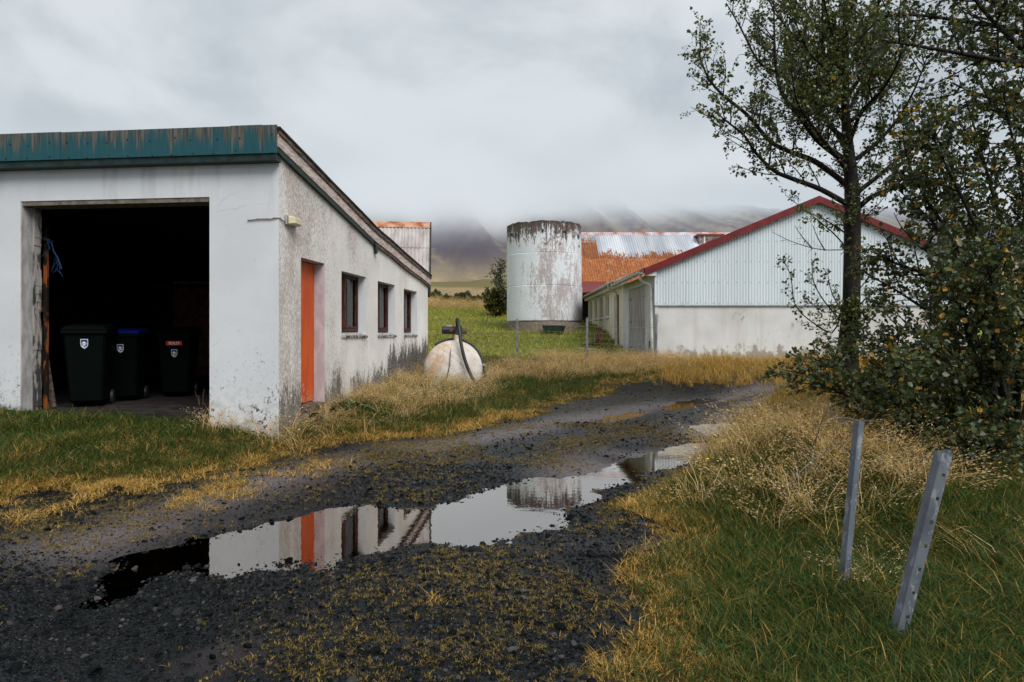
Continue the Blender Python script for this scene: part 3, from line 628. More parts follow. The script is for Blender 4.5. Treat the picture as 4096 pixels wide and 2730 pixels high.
# ------------------------------------------------------------------ silo
def m_silo(t):
    p = t.pos(); x, y, z = t.xyz(p)
    stw = t.noise(t.sc(p, 1, 1, .13), 5.5, 7, .72); blot = t.noise(t.sc(p, 1, 1, .6), 1.05, 6, .68); fine = t.noise(t.sc(p, 1, 1, .4), 17, 6, .75)
    c = t.mix(t.rng(blot, .3, .7), (.62, .66, .70), (.72, .755, .79))
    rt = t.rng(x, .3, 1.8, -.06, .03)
    mix_ = t.add(t.mul(stw, .30), t.add(t.mul(blot, .38), t.mul(fine, .42)))
    a = t.rng(t.add(mix_, rt), .535, .615)
    c = t.mix(t.mul(a, .72), c, t.mix(t.rng(fine, .4, .6), (.17, .105, .09), (.34, .25, .225)))
    topm = t.add(t.add(t.mul(stw, .45), t.add(t.mul(fine, .48), t.mul(blot, .20))), t.rng(z, 4.0, 6.6, -.22, .13, smooth=False))
    c = t.mix(t.mul(t.rng(topm, .575, .64), .95), c, t.mix(t.rng(fine, .42, .6), (.020, .018, .015), (.14, .088, .072)))
    c = t.mix(t.mul(t.rng(z, 6.45, 6.6), t.rng(fine, .35, .55)), c, (.05, .048, .03))
    mos = t.mul(t.rng(x, 2.55, 3.2), t.rng(t.add(z, t.mul(t.sub(fine, .5), 1.0)), 3.3, 2.5)); c = t.mix(t.mul(mos, .9), c, (.035, .030, .022))  # near-black patch low on the right flank
    return principled(t, c, .9, .15, normal=t.bump(t.add(fine, t.mul(stw, .6)), .5, .03))
M_SILO = material('stained_white_silo_paint', m_silo)
sx, sy, sr_ = 1.56, 31.6, 1.80
silo = thing('silo', 'round white concrete silo streaked with dark mould at its rim', 'silo', (sx, sy, 0))
def ring(r, z0, z1, n=96, rough_top=0.0, bulge=0.0):
    M = MB(); pts = []
    for k in range(n):
        a = 2*math.pi*k/n; dz = (random.uniform(-1, .3)*rough_top if rough_top else 0)
        if rough_top and k % 13 == 0: dz -= rough_top*1.6
        rr = r+.012*math.sin(3*a+z0)
        col = [(rr-.012, z0), (rr, z0+.03), (rr+bulge, (z0+z1)/2), (rr, z1-.03+dz), (rr-.012, z1+dz), (rr-.2, z1+dz), (rr-.2, z0)]
        pts.append([(q*math.cos(a), q*math.sin(a), h_) for q, h_ in col])
    m_ = len(pts[0])
    for c_ in pts: M.v += c_
    for k in range(n):
        for j in range(m_):
            M.f.append((k*m_+j, ((k+1) % n)*m_+j, ((k+1) % n)*m_+(j+1) % m_, k*m_+(j+1) % m_))
    return M
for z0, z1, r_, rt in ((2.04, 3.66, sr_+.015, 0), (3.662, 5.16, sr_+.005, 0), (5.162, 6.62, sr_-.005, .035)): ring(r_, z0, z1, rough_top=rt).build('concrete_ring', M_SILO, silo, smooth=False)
ring(sr_-.03, .6, 2.038).build('footing', M_CONC, silo)
for ang, zz, w_, h_ in ((-150, 6.08, .05, .20), (-62, 6.12, .09, .14), (-32, 5.98, .06, .22), (-28, 5.55, .05, .12), (-95, 6.14, .06, .18)):
    a = R(ang); q = Vector((math.cos(a), math.sin(a), 0))*(sr_+.005); tdir = Vector((-math.sin(a), math.cos(a), 0)); nn = Vector((math.cos(a), math.sin(a), 0))
    pts = [q+tdir*(-w_)+Vector((0, 0, zz)), q+tdir*(-w_*.6)+Vector((0, 0, zz+h_*.4)), q+tdir*w_+Vector((0, 0, zz+h_*.3)), q+tdir*(w_*.4)+Vector((0, 0, zz-h_*.5)), q+tdir*(-w_*.3)+Vector((0, 0, zz-h_*.35))]
    MB().prism(pts, nn*.02).build('spalled_patch', M_ROOFING, silo)
tr = thing('feed_trough', 'dark green trough standing at the foot of the silo', 'trough', (P(2215, 1330, 29.4).x, 29.35, hz(1.9, 29.4)))
MB().hexa([(-.42, -.16, .10), (.42, -.16, .10), (.42, .16, .10), (-.42, .16, .10), (-.52, -.25, .42), (.52, -.25, .42), (.52, .25, .42), (-.52, .25, .42)]).build('basin', flat_mat('dark_green_metal', (.012, .026, .018), (.03, .05, .035), 8), tr)
for s_ in (-1, 1): MB().box(s_*.33-.03, s_*.33+.03, -.14, .14, -.05, .10).build('leg', M_OLDWOOD, tr)

# ------------------------------------------------------------------ barn (gable faces the camera)
def m_sheet(t):
    p = t.pos(); n = t.noise(t.sc(p, 1, 1, .15), 2.5, 4); c = t.mix(t.rng(n, .3, .7), (.56, .63, .67), (.62, .69, .73)); c = t.mix(t.rng(t.node('ObjectInfo').outputs['Random'], 0, 1, 0, .09), c, (.36, .38, .40)); return principled(t, c, .5, .35)
M_SHEET = material('pale_grey_corrugated_steel', m_sheet)
M_REDTRIM = flat_mat('dark_red_roof_trim', (.115, .010, .012), (.175, .016, .018), 3, .45)
def m_barnwall(t):
    p = t.pos(); x, y, z = t.xyz(p); n = t.noise(p, .8, 5, .6); f = t.noise(t.sc(p, 1, 1, .5), 5, 6, .7); st = t.noise(t.sc(p, 1, 1, .12), 2.5, 4)
    c = t.mix(t.rng(n, .3, .7), (.52, .51, .50), (.64, .645, .65)); c = t.mix(t.mul(t.rng(st, .5, .7), .3), c, (.40, .35, .29))
    d_ = t.rng(t.add(f, t.rng(z, .6, 1.35, .20, 0)), .585, .69); c = t.mix(t.mul(d_, .7), c, (.20, .15, .10))
    return principled(t, c, .9, .2, normal=t.bump(f, .3, .02))
M_BARNWALL = material('weathered_white_render', m_barnwall)
def m_cream(t):
    p = t.pos(); x, y, z = t.xyz(p); st = t.noise(t.sc(p, 1, 1, .10), 2.2, 5, .6); n = t.noise(p, 1.5, 4)
    c = t.mix(t.rng(n, .3, .7), (.68, .61, .46), (.80, .74, .60)); c = t.mix(t.mul(t.rng(st, .48, .66), t.rng(z, 2.3, 1.2, .15, .7)), c, (.30, .24, .14))
    return principled(t, c, .9, .2)
M_CREAM = material('streaked_cream_render', m_cream)
BY = 19.5; BX0, BX1, PKX, PKZ = 4.26, 13.9, 9.07, 5.42
barn = thing('barn', 'low white barn with pale corrugated gable and dark red roof edge', 'barn', (BX0, BY, 0))
LB = lambda x, y, z: (x-BX0, y-BY, z)
roofz = lambda x: 3.42+(PKZ-3.42)*(1-abs(x-PKX)/(PKX-BX0))
gw = MB().box(.10, BX1-BX0, 0, .25, 0, 2.36).build('gable_wall', M_BARNWALL, barn)
up = MB().prism([(.02, .05, 2.36), (BX1-BX0, .05, 2.36), (BX1-BX0, .05, 3.40), (PKX-BX0, .05, PKZ-.05), (.02, .05, 3.38)], (0, .2, 0)).build('gable_core', M_DARKWALL, barn)
xx = BX0-.02; k = 0
while xx < BX1:
    w_ = min(.935, BX1-xx)
    sh = MB().corr((xx-BX0, -.03-.004*(k % 2), 2.30), (1, 0, 0), (0, 0, 1), (0, -1, 0), w_+.01, lambda q, a=xx: roofz(min(a+q, BX1))-2.30-.02, .085, .009).build('siding_sheet', M_SHEET, barn, smooth=True)
    S_ = MB(); q = .06
    while q < w_:
        for zz in (2.36, 2.98, 3.6, 4.2, 4.8):
            if zz < roofz(xx+q)-.1: S_.lathe([(0, -.055), (.010, -.052), (.011, -.040)], 6, (xx-BX0+q, 0, zz), 'Y')
        q += .255
    tag(S_.build('screws', M_GREYMETAL, sh), kind='stuff')
    xx += .935; k += 1
MB().box(.0, BX1-BX0, -.05, .0, 2.265, 2.296).build('drip_flashing', M_GREYMETAL, barn)
# roof planes and red rake trim
br = MB()
for s_, xe in ((-1, BX0-.32), (1, BX1+.32)):
    zE = 3.42-.13
    br.hexa([LB(xe, BY-.16, zE), LB(PKX, BY-.16, PKZ), LB(PKX, BY+5.6, PKZ), LB(xe, BY+5.6, zE), LB(xe, BY-.16, zE+.07), LB(PKX, BY-.16, PKZ+.07), LB(PKX, BY+5.6, PKZ+.07), LB(xe, BY+5.6, zE+.07)])
br = br.build('roof', M_REDTRIM, barn)
for s_, xe in ((-1, BX0-.34), (1, BX1+.34)):
    zE = 3.42-.14
    MB().hexa([LB(xe, BY-.20, zE-.11), LB(PKX, BY-.20, PKZ-.10), LB(PKX, BY-.163, PKZ-.10), LB(xe, BY-.163, zE-.11), LB(xe, BY-.20, zE+.10), LB(PKX, BY-.20, PKZ+.10), LB(PKX, BY-.163, PKZ+.10), LB(xe, BY-.163, zE+.10)]).build('rake_trim', M_REDTRIM, br)
MB().box(-.36, -.325, -.16, 5.6, 3.26, 3.40).build('eave_fascia', M_REDTRIM, br)
MB().hexa([(-.325, -.14, 3.16), (.02, -.14, 3.16), (.02, -.02, 3.16), (-.325, -.02, 3.16), (-.325, -.14, 3.20), (.02, -.14, 3.36), (.02, -.02, 3.36), (-.325, -.02, 3.20)]).build('eave_return', M_BARNWALL, br)
# near part of the long side wall, white, with grey double door
dY0, dY1, dZ = 20.95-BY, 23.87-BY, 3.02
MB().box(0, .097, -.02, .252, 0, 3.30).box(0, .25, .252, dY0, 0, 3.30).box(0, .25, dY1, 5.65, 0, 3.30).box(0, .25, dY0, dY1, dZ, 3.30).build('side_wall', M_BARNWALL, barn)
M_GREYDOOR = flat_mat('peeling_grey_pink_door', (.26, .20, .19), (.40, .385, .38), 5, .8, stretch=(1, 2.5, .25), lo=.42, hi=.58, bump=.4)
my = (dY0+dY1)/2
for a_, b_ in ((dY0+.01, my-.012), (my+.012, dY1-.01)):
    lf = MB().box(.02, .07, a_, b_, .55, dZ-.01).build('door_leaf', M_GREYDOOR, barn)
    for zz in (.95, 1.85, 2.65):
        if a_ < my: MB().box(-.004, .018, a_-.06, a_+.45, zz, zz+.06).build('strap_hinge', M_GREYDOOR, lf)
        else: MB().box(-.004, .018, b_-.45, b_+.06, zz, zz+.06).build('strap_hinge', M_GREYDOOR, lf)
MB().box(.03, .2, my-.012, my+.012, .55, dZ-.02).build('door_gap', M_DARKWALL, barn)
# gutters and downpipes
M_GUT = flat_mat('pale_painted_gutter', (.42, .43, .42), (.56, .57, .56), 5, .5)
def gutter(y0, y1, x_, z_):
    g_ = MB(); n = 8; prof = [(x_-.07*math.cos(math.pi*k/n), z_-.075*math.sin(math.pi*k/n)) for k in range(n+1)]
    prof += [(q[0]*.9+x_*.1, q[1]+.006) for q in reversed(prof)]
    g_.prism([(q[0], y0, q[1]) for q in prof], (0, y1-y0, 0)); return g_
gt = gutter(-.05, 5.55, -.42, 3.30).build('gutter', M_GUT, barn)
for k in range(8): MB().tube([(-.50, .3+k*.7, 3.31), (-.49, .3+k*.7, 3.245), (-.42, .3+k*.7, 3.205), (-.34, .3+k*.7, 3.26)], .014, 6).build('gutter_bracket', M_GUT, gt)
MB().tube([(-.42, .12, 3.24), (-.42, .12, 3.10), (-.36, .14, 3.02), (-.12, .16, 2.92), (-.08, .16, 2.75), (-.09, .05, 1.5), (-.09, -.05, .62)], .05, 10).build('downpipe', M_GUT, barn, smooth=True)
# small vent opening beside the door
MB().box(-.012, .0, .55, .80, 1.02, 1.22).build('vent_opening', M_DARKWALL, barn)

# cream wing further back
wing = thing('cream_wing', 'long cream outbuilding wing with four small windows behind the barn door', 'outbuilding', (4.36, 25.2, 0))
W = MB(); wy = [(29.4, 30.55), (31.5, 32.6), (33.55, 34.65), (35.6, 36.7)]; cur = 0.0; LEN = 37.6-25.2
segs = [(26.65-25.2, 27.85-25.2, .6, 3.05)]+[(a_-25.2, b_-25.2, 2.2, 3.22) for a_, b_ in wy]
for a_, b_, z0, z1 in segs:
    W.box(0, .25, cur, a_, .3, 3.42); W.box(0, .25, a_, b_, z1, 3.42); W.box(0, .25, a_, b_, .3, z0); cur = b_
W.box(0, .25, cur, LEN, .3, 3.42); W.box(.25, 6, LEN-.25, LEN, .3, 3.42); W.build('wall', M_CREAM, wing)
MB().box(.06, .12, segs[0][0]+.01, segs[0][1]-.01, .6, 3.04).build('door', flat_mat('red_brown_door', (.09, .02, .012), (.20, .05, .025), 8, stretch=(1, 2, .3)), wing)
M_WFW = flat_mat('white_window_paint', (.62, .60, .54), (.74, .73, .70), 9)
for a_, b_, z0, z1 in segs[1:]:
    wn = MB().box(.08, .14, a_+.003, a_+.09, z0+.003, z1-.003).box(.08, .14, b_-.09, b_-.003, z0+.003, z1-.003).box(.08, .14, a_+.09, b_-.09, z0+.003, z0+.08).box(.08, .14, a_+.09, b_-.09, z1-.08, z1-.003).box(.08, .14, (a_+b_)/2-.03, (a_+b_)/2+.03, z0+.08, z1-.08).build('window', M_WFW, wing)
    MB().box(.105, .112, a_+.09, (a_+b_)/2-.03, z0+.08, z1-.08).build('pane', M_GLASS, wn); MB().box(.105, .112, (a_+b_)/2+.03, b_-.09, z0+.08, z1-.08).build('pane', M_GLASS, wn)
    MB().box(.16, .17, a_+.02, b_-.02, z0+.02, z1-.02).build('blind', flat_mat('pale_blind', (.45, .47, .50), (.58, .60, .62), 4) if 'pale_blind' not in bpy.data.materials else bpy.data.materials['pale_blind'], wn)
    MB().box(-.06, .0, a_-.05, b_+.05, z0-.07, z0-.005).build('sill', M_WFW, wn)
MB().hexa([(-.36, .02, 3.46), (3.5, .02, 5.0), (3.5, LEN+.1, 5.0), (-.36, LEN+.1, 3.46), (-.36, .02, 3.52), (3.5, .02, 5.06), (3.5, LEN+.1, 5.06), (-.36, LEN+.1, 3.52)]).build('roof', M_OLDCORR, wing)
MB().box(-.22, .0, .0, LEN, 3.30, 3.44).build('eave_soffit', M_CREAM, wing)
gt = gutter(0.02, LEN, -.40, 3.50).build('gutter', M_GUT, wing)
for k in range(14): MB().tube([(-.48, .3+k*.87, 3.51), (-.47, .3+k*.87, 3.445), (-.40, .3+k*.87, 3.405), (-.32, .3+k*.87, 3.46)], .014, 6).build('gutter_bracket', M_GUT, gt)
MB().tube([(-.40, 1.6, 3.44), (-.40, 1.6, 3.32), (-.30, 1.6, 3.22), (-.10, 1.6, 3.12), (-.08, 1.6, 2.9), (-.08, 1.55, 1.2), (-.10, 1.5, 1.05), (-.22, 1.0, .85), (-.24, .6, .62)], .05, 10).build('downpipe', M_GUT, wing, smooth=True)

# hay barn with the rusty roof
def m_rustroof(t):
    p = t.pos(); x, y, z = t.xyz(p)
    st = t.noise(t.sc(p, 1, .12, .12), 9, 4, .7); bl = t.noise(t.sc(p, 1, .5, .5), .55, 4, .6); fine = t.noise(p, 7, 4, .6)
    zinc = t.mix(t.rng(t.noise(t.sc(p, 1, .2, .2), 1.3, 4), .3, .7), (.40, .43, .49), (.60, .62, .66))
    rust = t.mix(t.rng(fine, .3, .7), (.20, .055, .014), (.40, .145, .040)); rust = t.mix(t.mul(t.rng(st, .5, .62), .8), rust, (.17, .06, .03)); rust = t.mix(t.mul(t.rng(t.noise(t.sc(p, 1, .3, .3), 4, 5, .7), .58, .66), .5), rust, (.42, .36, .34))
    hh = t.add(t.add(z, t.mul(t.sub(st, .5), 1.6)), t.add(t.mul(t.sub(bl, .5), 2.2), t.mul(t.sub(fine, .5), 1.3)))
    lim = t.rng(x, 4.6, 15, 6.55, 6.9, smooth=False)
    mk = t.rng(t.sub(lim, hh), -.12, .16)
    lft = t.rng(x, 5.75, 5.65); mk = t.math('MAXIMUM', mk, t.mul(lft, t.rng(t.add(z, t.mul(t.sub(fine, .5), 2.2)), 8.3, 7.5)))
    ov = t.rng(t.node('ObjectInfo').outputs['Random'], 0, 1, .74, 1.18, smooth=False); cb2 = t.node('CombineColor'); [t.put(cb2.inputs[k_], ov) for k_ in range(3)]
    return principled(t, t.mix(1.0, t.mix(mk, zinc, rust), cb2.outputs[0], 'MULTIPLY'), t.rng(mk, 0, 1, .42, .8), .4)
M_RUSTROOF = material('rust_streaked_corrugated_iron', m_rustroof)
hb = thing('hay_barn', 'tall hay barn with corrugated roof rusted orange along its lower half', 'barn', (2.9, 40.0, 0))
HY0, HZ0, HY1, HZ1 = 0.0, 4.3, 5.2, 8.35; HW = 17.0
sl = Vector((0, HY1-HY0, HZ1-HZ0)); L = sl.length; slv = sl.normalized(); nrm = Vector((0, -slv.z, slv.y))
hr = MB().prism([(0, .05, HZ0-.1), (0, HY1, HZ1-.1), (0, 2*HY1, HZ0-.1)], (HW, 0, 0)).build('roof', M_DARKWALL, hb)
xx = 0.0; k = 0
while xx < HW:
    w_ = min(1.55 if k else 1.5, HW-xx)
    for lo_, hi_, dz in ((0, L*.52, 0.0), (L*.50, L-.03, .012)):
        MB().corr(Vector((xx, 0, HZ0))+slv*lo_+nrm*(.03+dz+.004*(k % 2)), (1, 0, 0), slv, nrm, w_+.03, lambda q, a=lo_, b=hi_: b-a, .155, .022).build('roof_sheet', M_RUSTROOF, hr, smooth=True)
    xx += w_; k += 1
MB().prism([(-.05, HY1-.28, HZ1-.17), (-.05, HY1, HZ1+.10), (-.05, HY1+.28, HZ1-.17), (-.05, HY1, HZ1+.05)], (HW+.1, 0, 0)).build('ridge_cap', flat_mat('grey_red_ridge_cap', (.36, .10, .07), (.52, .54, .58), 1.6, .5), hr)
MB().box(.1, HW-.1, .2, 2*HY1-.2, 0, HZ0-.05).build('wall', M_DARKWALL, hb)
vx, vy = P(2835, 965, 44.3).x-2.9, 44.3-40
ve = MB().box(vx-.75, vx+.75, vy-.4, vy+.6, 7.2, 8.02).build('roof_vent', flat_mat('red_grey_vent_boards', (.10, .05, .045), (.36, .30, .30), 3), hb)
MB().box(vx-.88, vx+.88, vy-.5, vy+.7, 8.02, 8.13).build('vent_cap', flat_mat('brown_red_cap', (.14, .04, .03), (.22, .07, .05), 4), ve)
MB().box(vx-.45, vx-.36, vy-.42, vy-.40, 7.3, 8.0).build('vent_post', M_WFW, ve)
# low link with red awning between silo and wing
lk = thing('link_shed', 'low dark link shed with a red awning beside the silo', 'shed', (3.2, 35.5, 0))
MB().hexa([(-.6, 0, 3.55), (2.4, 0, 3.75), (2.4, 4.4, 4.55), (-.6, 4.4, 4.55), (-.6, 0, 3.62), (2.4, 0, 3.82), (2.4, 4.4, 4.62), (-.6, 4.4, 4.62)]).build('awning', M_REDTRIM, lk)
MB().box(-.4, 1.4, 2.0, 4.3, 0, 3.9).build('wall', M_DARKWALL, lk)

# ------------------------------------------------------------------ fuel tank with pump and hoses
def m_tank(t):
    p = t.pos(); x, y, z = t.xyz(p); n = t.noise(p, 2.3, 4, .6); f = t.noise(p, 28, 4, .7); b_ = t.noise(t.sc(p, 1, 1, .6), 2.6, 5, .62)
    c = t.mix(t.rng(n, .3, .7), (.55, .50, .44), (.74, .70, .64))
    pur = t.rng(t.add(t.noise(t.add(0, t.sc(p, 1, 1, 1)), 4.1, 3), t.mul(t.sub(f, .5), .3)), .55, .68); c = t.mix(t.mul(pur, .6), c, (.30, .225, .235))
    lo_ = t.rng(x, -.95, -1.5, -.06, .09)
    r_ = t.rng(t.add(t.add(b_, lo_), t.mul(t.sub(f, .5), .55)), .52, .74); c = t.mix(t.mul(r_, .8), c, t.mix(f, (.46, .17, .03), (.66, .36, .10)))
    sp = t.rng(f, .64, .74); c = t.mix(t.mul(sp, .45), c, (.26, .16, .11))
    return principled(t, c, .6, .35, normal=t.bump(f, .15, .01))
M_TANK = material('rusty_white_tank_paint', m_tank)
TX, TY, TZ, TR = -1.19, 13.1, .71, .595
tank = thing('fuel_tank', 'rusty off-white fuel tank lying in the grass beside the garage', 'tank', (TX, TY, 0), R(3))
prof = [(TR*math.sin(R(a_)), .26*(1-math.cos(R(a_)))) for a_ in range(0, 91, 6)]
prof = [(r_, h_) for r_, h_ in prof]+[(TR, .9), (TR, 2.0)]+[(TR*math.cos(R(a_)), 2.0+.26*math.sin(R(a_))) for a_ in range(6, 91, 6)]
MB().lathe(prof, 64, (0, 0, TZ), 'Y').build('shell', M_TANK, tank, smooth=True)
MB().lathe([(TR+.001, .255), (TR+.006, .262), (TR+.006, .278), (TR+.001, .285)], 64, (0, 0, TZ), 'Y').build('weld_seam', M_TANK, tank, smooth=True)
MB().lathe([(.0, 1.42), (.085, 1.42), (.085, 1.30), (.07, 1.29), (.07, 1.16)], 20, (.09, .55, 0)).build('filler_neck', M_TANK, tank)
pump = thing('fuel_pump', 'black electric pump mounted on top of the fuel tank', 'pump', (TX+.09, TY+.55, 1.42), R(3))
MB().lathe([(0, -.36), (.075, -.36), (.085, -.34), (.085, -.10), (.075, -.08), (0, -.08)], 24, (0, 0, .10), 'X').build('motor', M_BLACKRUBBER, pump)
MB().box(-.28, -.14, -.05, .05, .165, .205).build('junction_box', M_GREYMETAL, pump, bevel=.008)
MB().box(-.075, .055, -.07, .07, .0, .20).build('pump_body', flat_mat('dark_cast_iron', (.02, .022, .024), (.05, .05, .055), 20, .5), pump, bevel=.015)
MB().lathe([(0, .06), (.065, .06), (.065, .15), (.05, .16), (0, .16)], 16, (0, 0, .08), 'X').build('filter_bowl', flat_mat('oily_brass', (.05, .035, .02), (.14, .10, .06), 20, .5), pump)
MB().box(-.02, .09, -.075, -.07, -.03, .0).build('blue_band', M_NAVY, pump); MB().box(-.20, -.14, -.088, -.084, .07, .12).build('rating_plate', M_RUST, pump)
hose = thing('delivery_hose', 'thick black hose looping from the pump down the front of the tank', 'hose', (TX, TY, 0), R(3))
H1 = [(.085, .50, 1.60), (.075, .38, 1.72), (.10, .22, 1.73), (.13, .08, 1.55), (.17, -.03, 1.25), (.24, -.08, .95), (.34, -.12, .68), (.46, -.20, .48), (.60, -.30, .38)]
def smooth_path(pts, n=6):
    pts = [Vector(p) for p in pts]; out = []
    for i in range(len(pts)-1):
        p0, p1, p2, p3 = pts[max(i-1, 0)], pts[i], pts[i+1], pts[min(i+2, len(pts)-1)]
        for k in range(n):
            u = k/n; out.append(.5*((2*p1)+(p2-p0)*u+(2*p0-5*p1+4*p2-p3)*u*u+(3*p1-p0-3*p2+p3)*u**3))
    return out+[pts[-1]]
MB().tube(smooth_path(H1), .034, 10).build('rubber_tube', M_BLACKRUBBER, hose, smooth=True)
MB().tube([(.59, -.29, .385), (.66, -.34, .36)], .042, 10).build('nozzle_end', M_BLACKRUBBER, hose)
h2 = thing('return_hose', 'thin black hose lying over the curve of the fuel tank', 'hose', (TX, TY, 0), R(3))
arc = [(math.cos(R(a_))*(TR+.03), .62+.1*math.sin(R(a_*2)), TZ+math.sin(R(a_))*(TR+.03)) for a_ in range(128, -4, -8)]
MB().tube(smooth_path(arc+[(.66, .55, .62), (.70, .48, .45)], 3), .026, 8).build('rubber_tube', M_BLACKRUBBER, h2, smooth=True)
for zz, xx in ((.80, .628), (.56, .672)): MB().lathe([(.028, -.02), (.036, -.02), (.036, .02), (.028, .02)], 12, (xx, .56, zz)).build('hose_clamp', M_GREYMETAL, h2)
cb = tag(MB().tube(smooth_path([(TX-.02, TY+.50, 1.44), (TX-.03, TY+.32, 1.32), (TX-.045, TY+.02, 1.05), (TX-.06, TY-.02, .8), (TX-.13, TY-.0, .50), (TX-.15, TY-.04, .38)]), .008, 6).build('power_cable', M_BLACKRUBBER), 'thin black cable hanging down the face of the fuel tank', 'cable')

# ------------------------------------------------------------------ wire fence beyond the track
M_POST = flat_mat('galvanised_grey_post', (.14, .15, .17), (.27, .285, .31), 14, .5, metal=.35, stretch=(1, 1, .4))
fence = thing('wire_fence', 'sheep wire fence on grey steel posts before the lawn', 'fence', (0, 18, 0))
fpost = [(-5.2, 18.0), (-2.7, 18.0), (.14, 18.0), (2.06, 18.0), (3.98, 18.1)]; gz_f = [hz(a_, b_) for a_, b_ in fpost]
ftop = [1.27+gz_f[i] for i in range(5)]; ftop[2], ftop[3], ftop[4] = 1.86, 1.89, 1.98
for i, ((a_, b_), z0) in enumerate(zip(fpost, gz_f)):
    q = b_-18; le = .01*(i-2)
    MB().hexa([(a_-.03, q-.004, z0-.3), (a_+.03, q-.004, z0-.3), (a_+.03, q+.004, z0-.3), (a_-.03, q+.004, z0-.3), (a_-.03+le, q-.004, ftop[i]), (a_+.03+le, q-.004, ftop[i]), (a_+.03+le, q+.004, ftop[i]), (a_-.03+le, q+.004, ftop[i])]) \
        .hexa([(a_-.03, q+.004, z0-.3), (a_-.022, q+.004, z0-.3), (a_-.022, q+.05, z0-.3), (a_-.03, q+.05, z0-.3), (a_-.03+le, q+.004, ftop[i]), (a_-.022+le, q+.004, ftop[i]), (a_-.022+le, q+.05, ftop[i]), (a_-.03+le, q+.05, ftop[i])]).build('post', M_POST, fence)
for lv in (.28, .42, .56, .70, .84, 1.02):
    pts = []
    for i in range(4):
        for k in range(8):
            u = k/8; a_ = fpost[i][0]*(1-u)+fpost[i+1][0]*u; b_ = (fpost[i][1]*(1-u)+fpost[i+1][1]*u)-18
            pts.append((a_, b_-.01, gz_f[i]*(1-u)+gz_f[i+1]*u+lv-.02*math.sin(math.pi*u)))
    pts.append((fpost[4][0], fpost[4][1]-18-.01, gz_f[4]+lv))
    MB().tube(pts, .0042 if lv < 1 else .006, 4).build('wire', M_WIRE, fence)
for i in range(4):
    for k in range(1, 9):
        u = k/9; a_ = fpost[i][0]*(1-u)+fpost[i+1][0]*u; b_ = (fpost[i][1]*(1-u)+fpost[i+1][1]*u)-18; z0 = gz_f[i]*(1-u)+gz_f[i+1]*u
        MB().tube([(a_, b_-.012, z0+.27), (a_+random.uniform(-.01, .01), b_-.014, z0+.55), (a_, b_-.012, z0+.85)], .0035, 4).build('stay_wire', M_WIRE, fence)

# ------------------------------------------------------------------ two leaning angle-steel posts in the near grass
def m_galv(t):
    p = t.pos(); v = t.vor(t.sc(p, 1, 1, .35), 26, out=1); n = t.noise(p, 9, 4, .6); st = t.noise(t.sc(p, 1, 1, .45), 22, 4, .7)
    c = t.mix(t.rng(n, .3, .7), (.085, .100, .125), (.15, .17, .20)); c = t.mix(t.mul(t.rng(st, .55, .60), .75), c, (.30, .32, .36)); c = t.mix(t.mul(t.xyz(v)[0], .25), c, (.20, .22, .26))
    return principled(t, c, .48, .5, .25, t.bump(st, .2, .003))
M_GALV = material('galvanised_angle_steel', m_galv)
def angle_post(label, base, top, wid, flange, holes, face):
    base, top = Vector(base), Vector(top); ax = (top-base); Lg = ax.length; ax.normalize()
    xr = Vector((1, face, 0)); xr = (xr-ax*xr.dot(ax)).normalized(); yr = ax.cross(xr)
    o = thing('steel_post', label, 'post', base, group='leaning steel posts in the near grass')
    q = lambda a_, b_, h_: tuple(xr*a_+yr*b_+ax*h_)
    th_ = .005; bm_ = MB()
    # web with punched holes: strips above and below each hole and on both sides
    cuts = [-.25]; hw = .008
    for h_ in holes: cuts += [h_-hw, h_+hw]
    cuts.append(Lg)
    def slab(a0, a1, b0, b1, h0, h1): bm_.hexa([q(a0, b0, h0), q(a1, b0, h0), q(a1, b1, h0), q(a0, b1, h0), q(a0, b0, h1), q(a1, b0, h1), q(a1, b1, h1), q(a0, b1, h1)])
    for i in range(len(cuts)-1):
        if i % 2 == 0: slab(0, wid, 0, th_, cuts[i], cuts[i+1])
        else: c_ = wid*.62; slab(0, c_-hw, 0, th_, cuts[i], cuts[i+1]); slab(c_+hw, wid, 0, th_, cuts[i], cuts[i+1])
    bm_.build('web', M_GALV, o)
    fb = MB(); bm_ = fb; slab(0, th_, th_, flange, -.25, Lg); fb.build('flange', M_GALV, o)
    return o
g1 = ghit(3372, 2366); b1 = Vector((*g1, hz(*g1))); t1 = P(3436, 1684, g1[1]+.1)
angle_post('thinner leaning steel angle post nearer the track', b1, t1, .034, .040, [], .25)
g2 = ghit(3578, 2570); b2 = Vector((*g2, hz(*g2))); t2 = P(3770, 1808, g2[1]+.02)
angle_post('wider punched steel angle post leaning to the right', b2, t2, .052, .046, [.12+.108*k for k in range(8)], .12)
# tangled fence wire on the mound
tw = thing('wire_tangle', 'loose tangle of rusty wire caught in the grass mound', 'wire', (0, 0, 0))
wpts = [((3240,1950),(3260,1780),(3310,1650),(3400,1700),(3420,1820)), ((3060,2010),(3200,1900),(3300,1690),(3430,1680)), ((3200,1800),(3300,1890),(3400,2000)), ((3250,1700),(3380,1690),(3450,1682),(3530,1690)), ((3120,1980),(3240,1850),(3350,1780),(3440,1760)), ((3300,1650),(3420,1740),(3430,1850))]
for k, l_ in enumerate(wpts):
    MB().tube(smooth_path([P(a_, b_, 4.9+.25*math.sin(i*2+k)) for i, (a_, b_) in enumerate(l_)], 5), .0032, 4).build('strand', M_WIRE, tw)

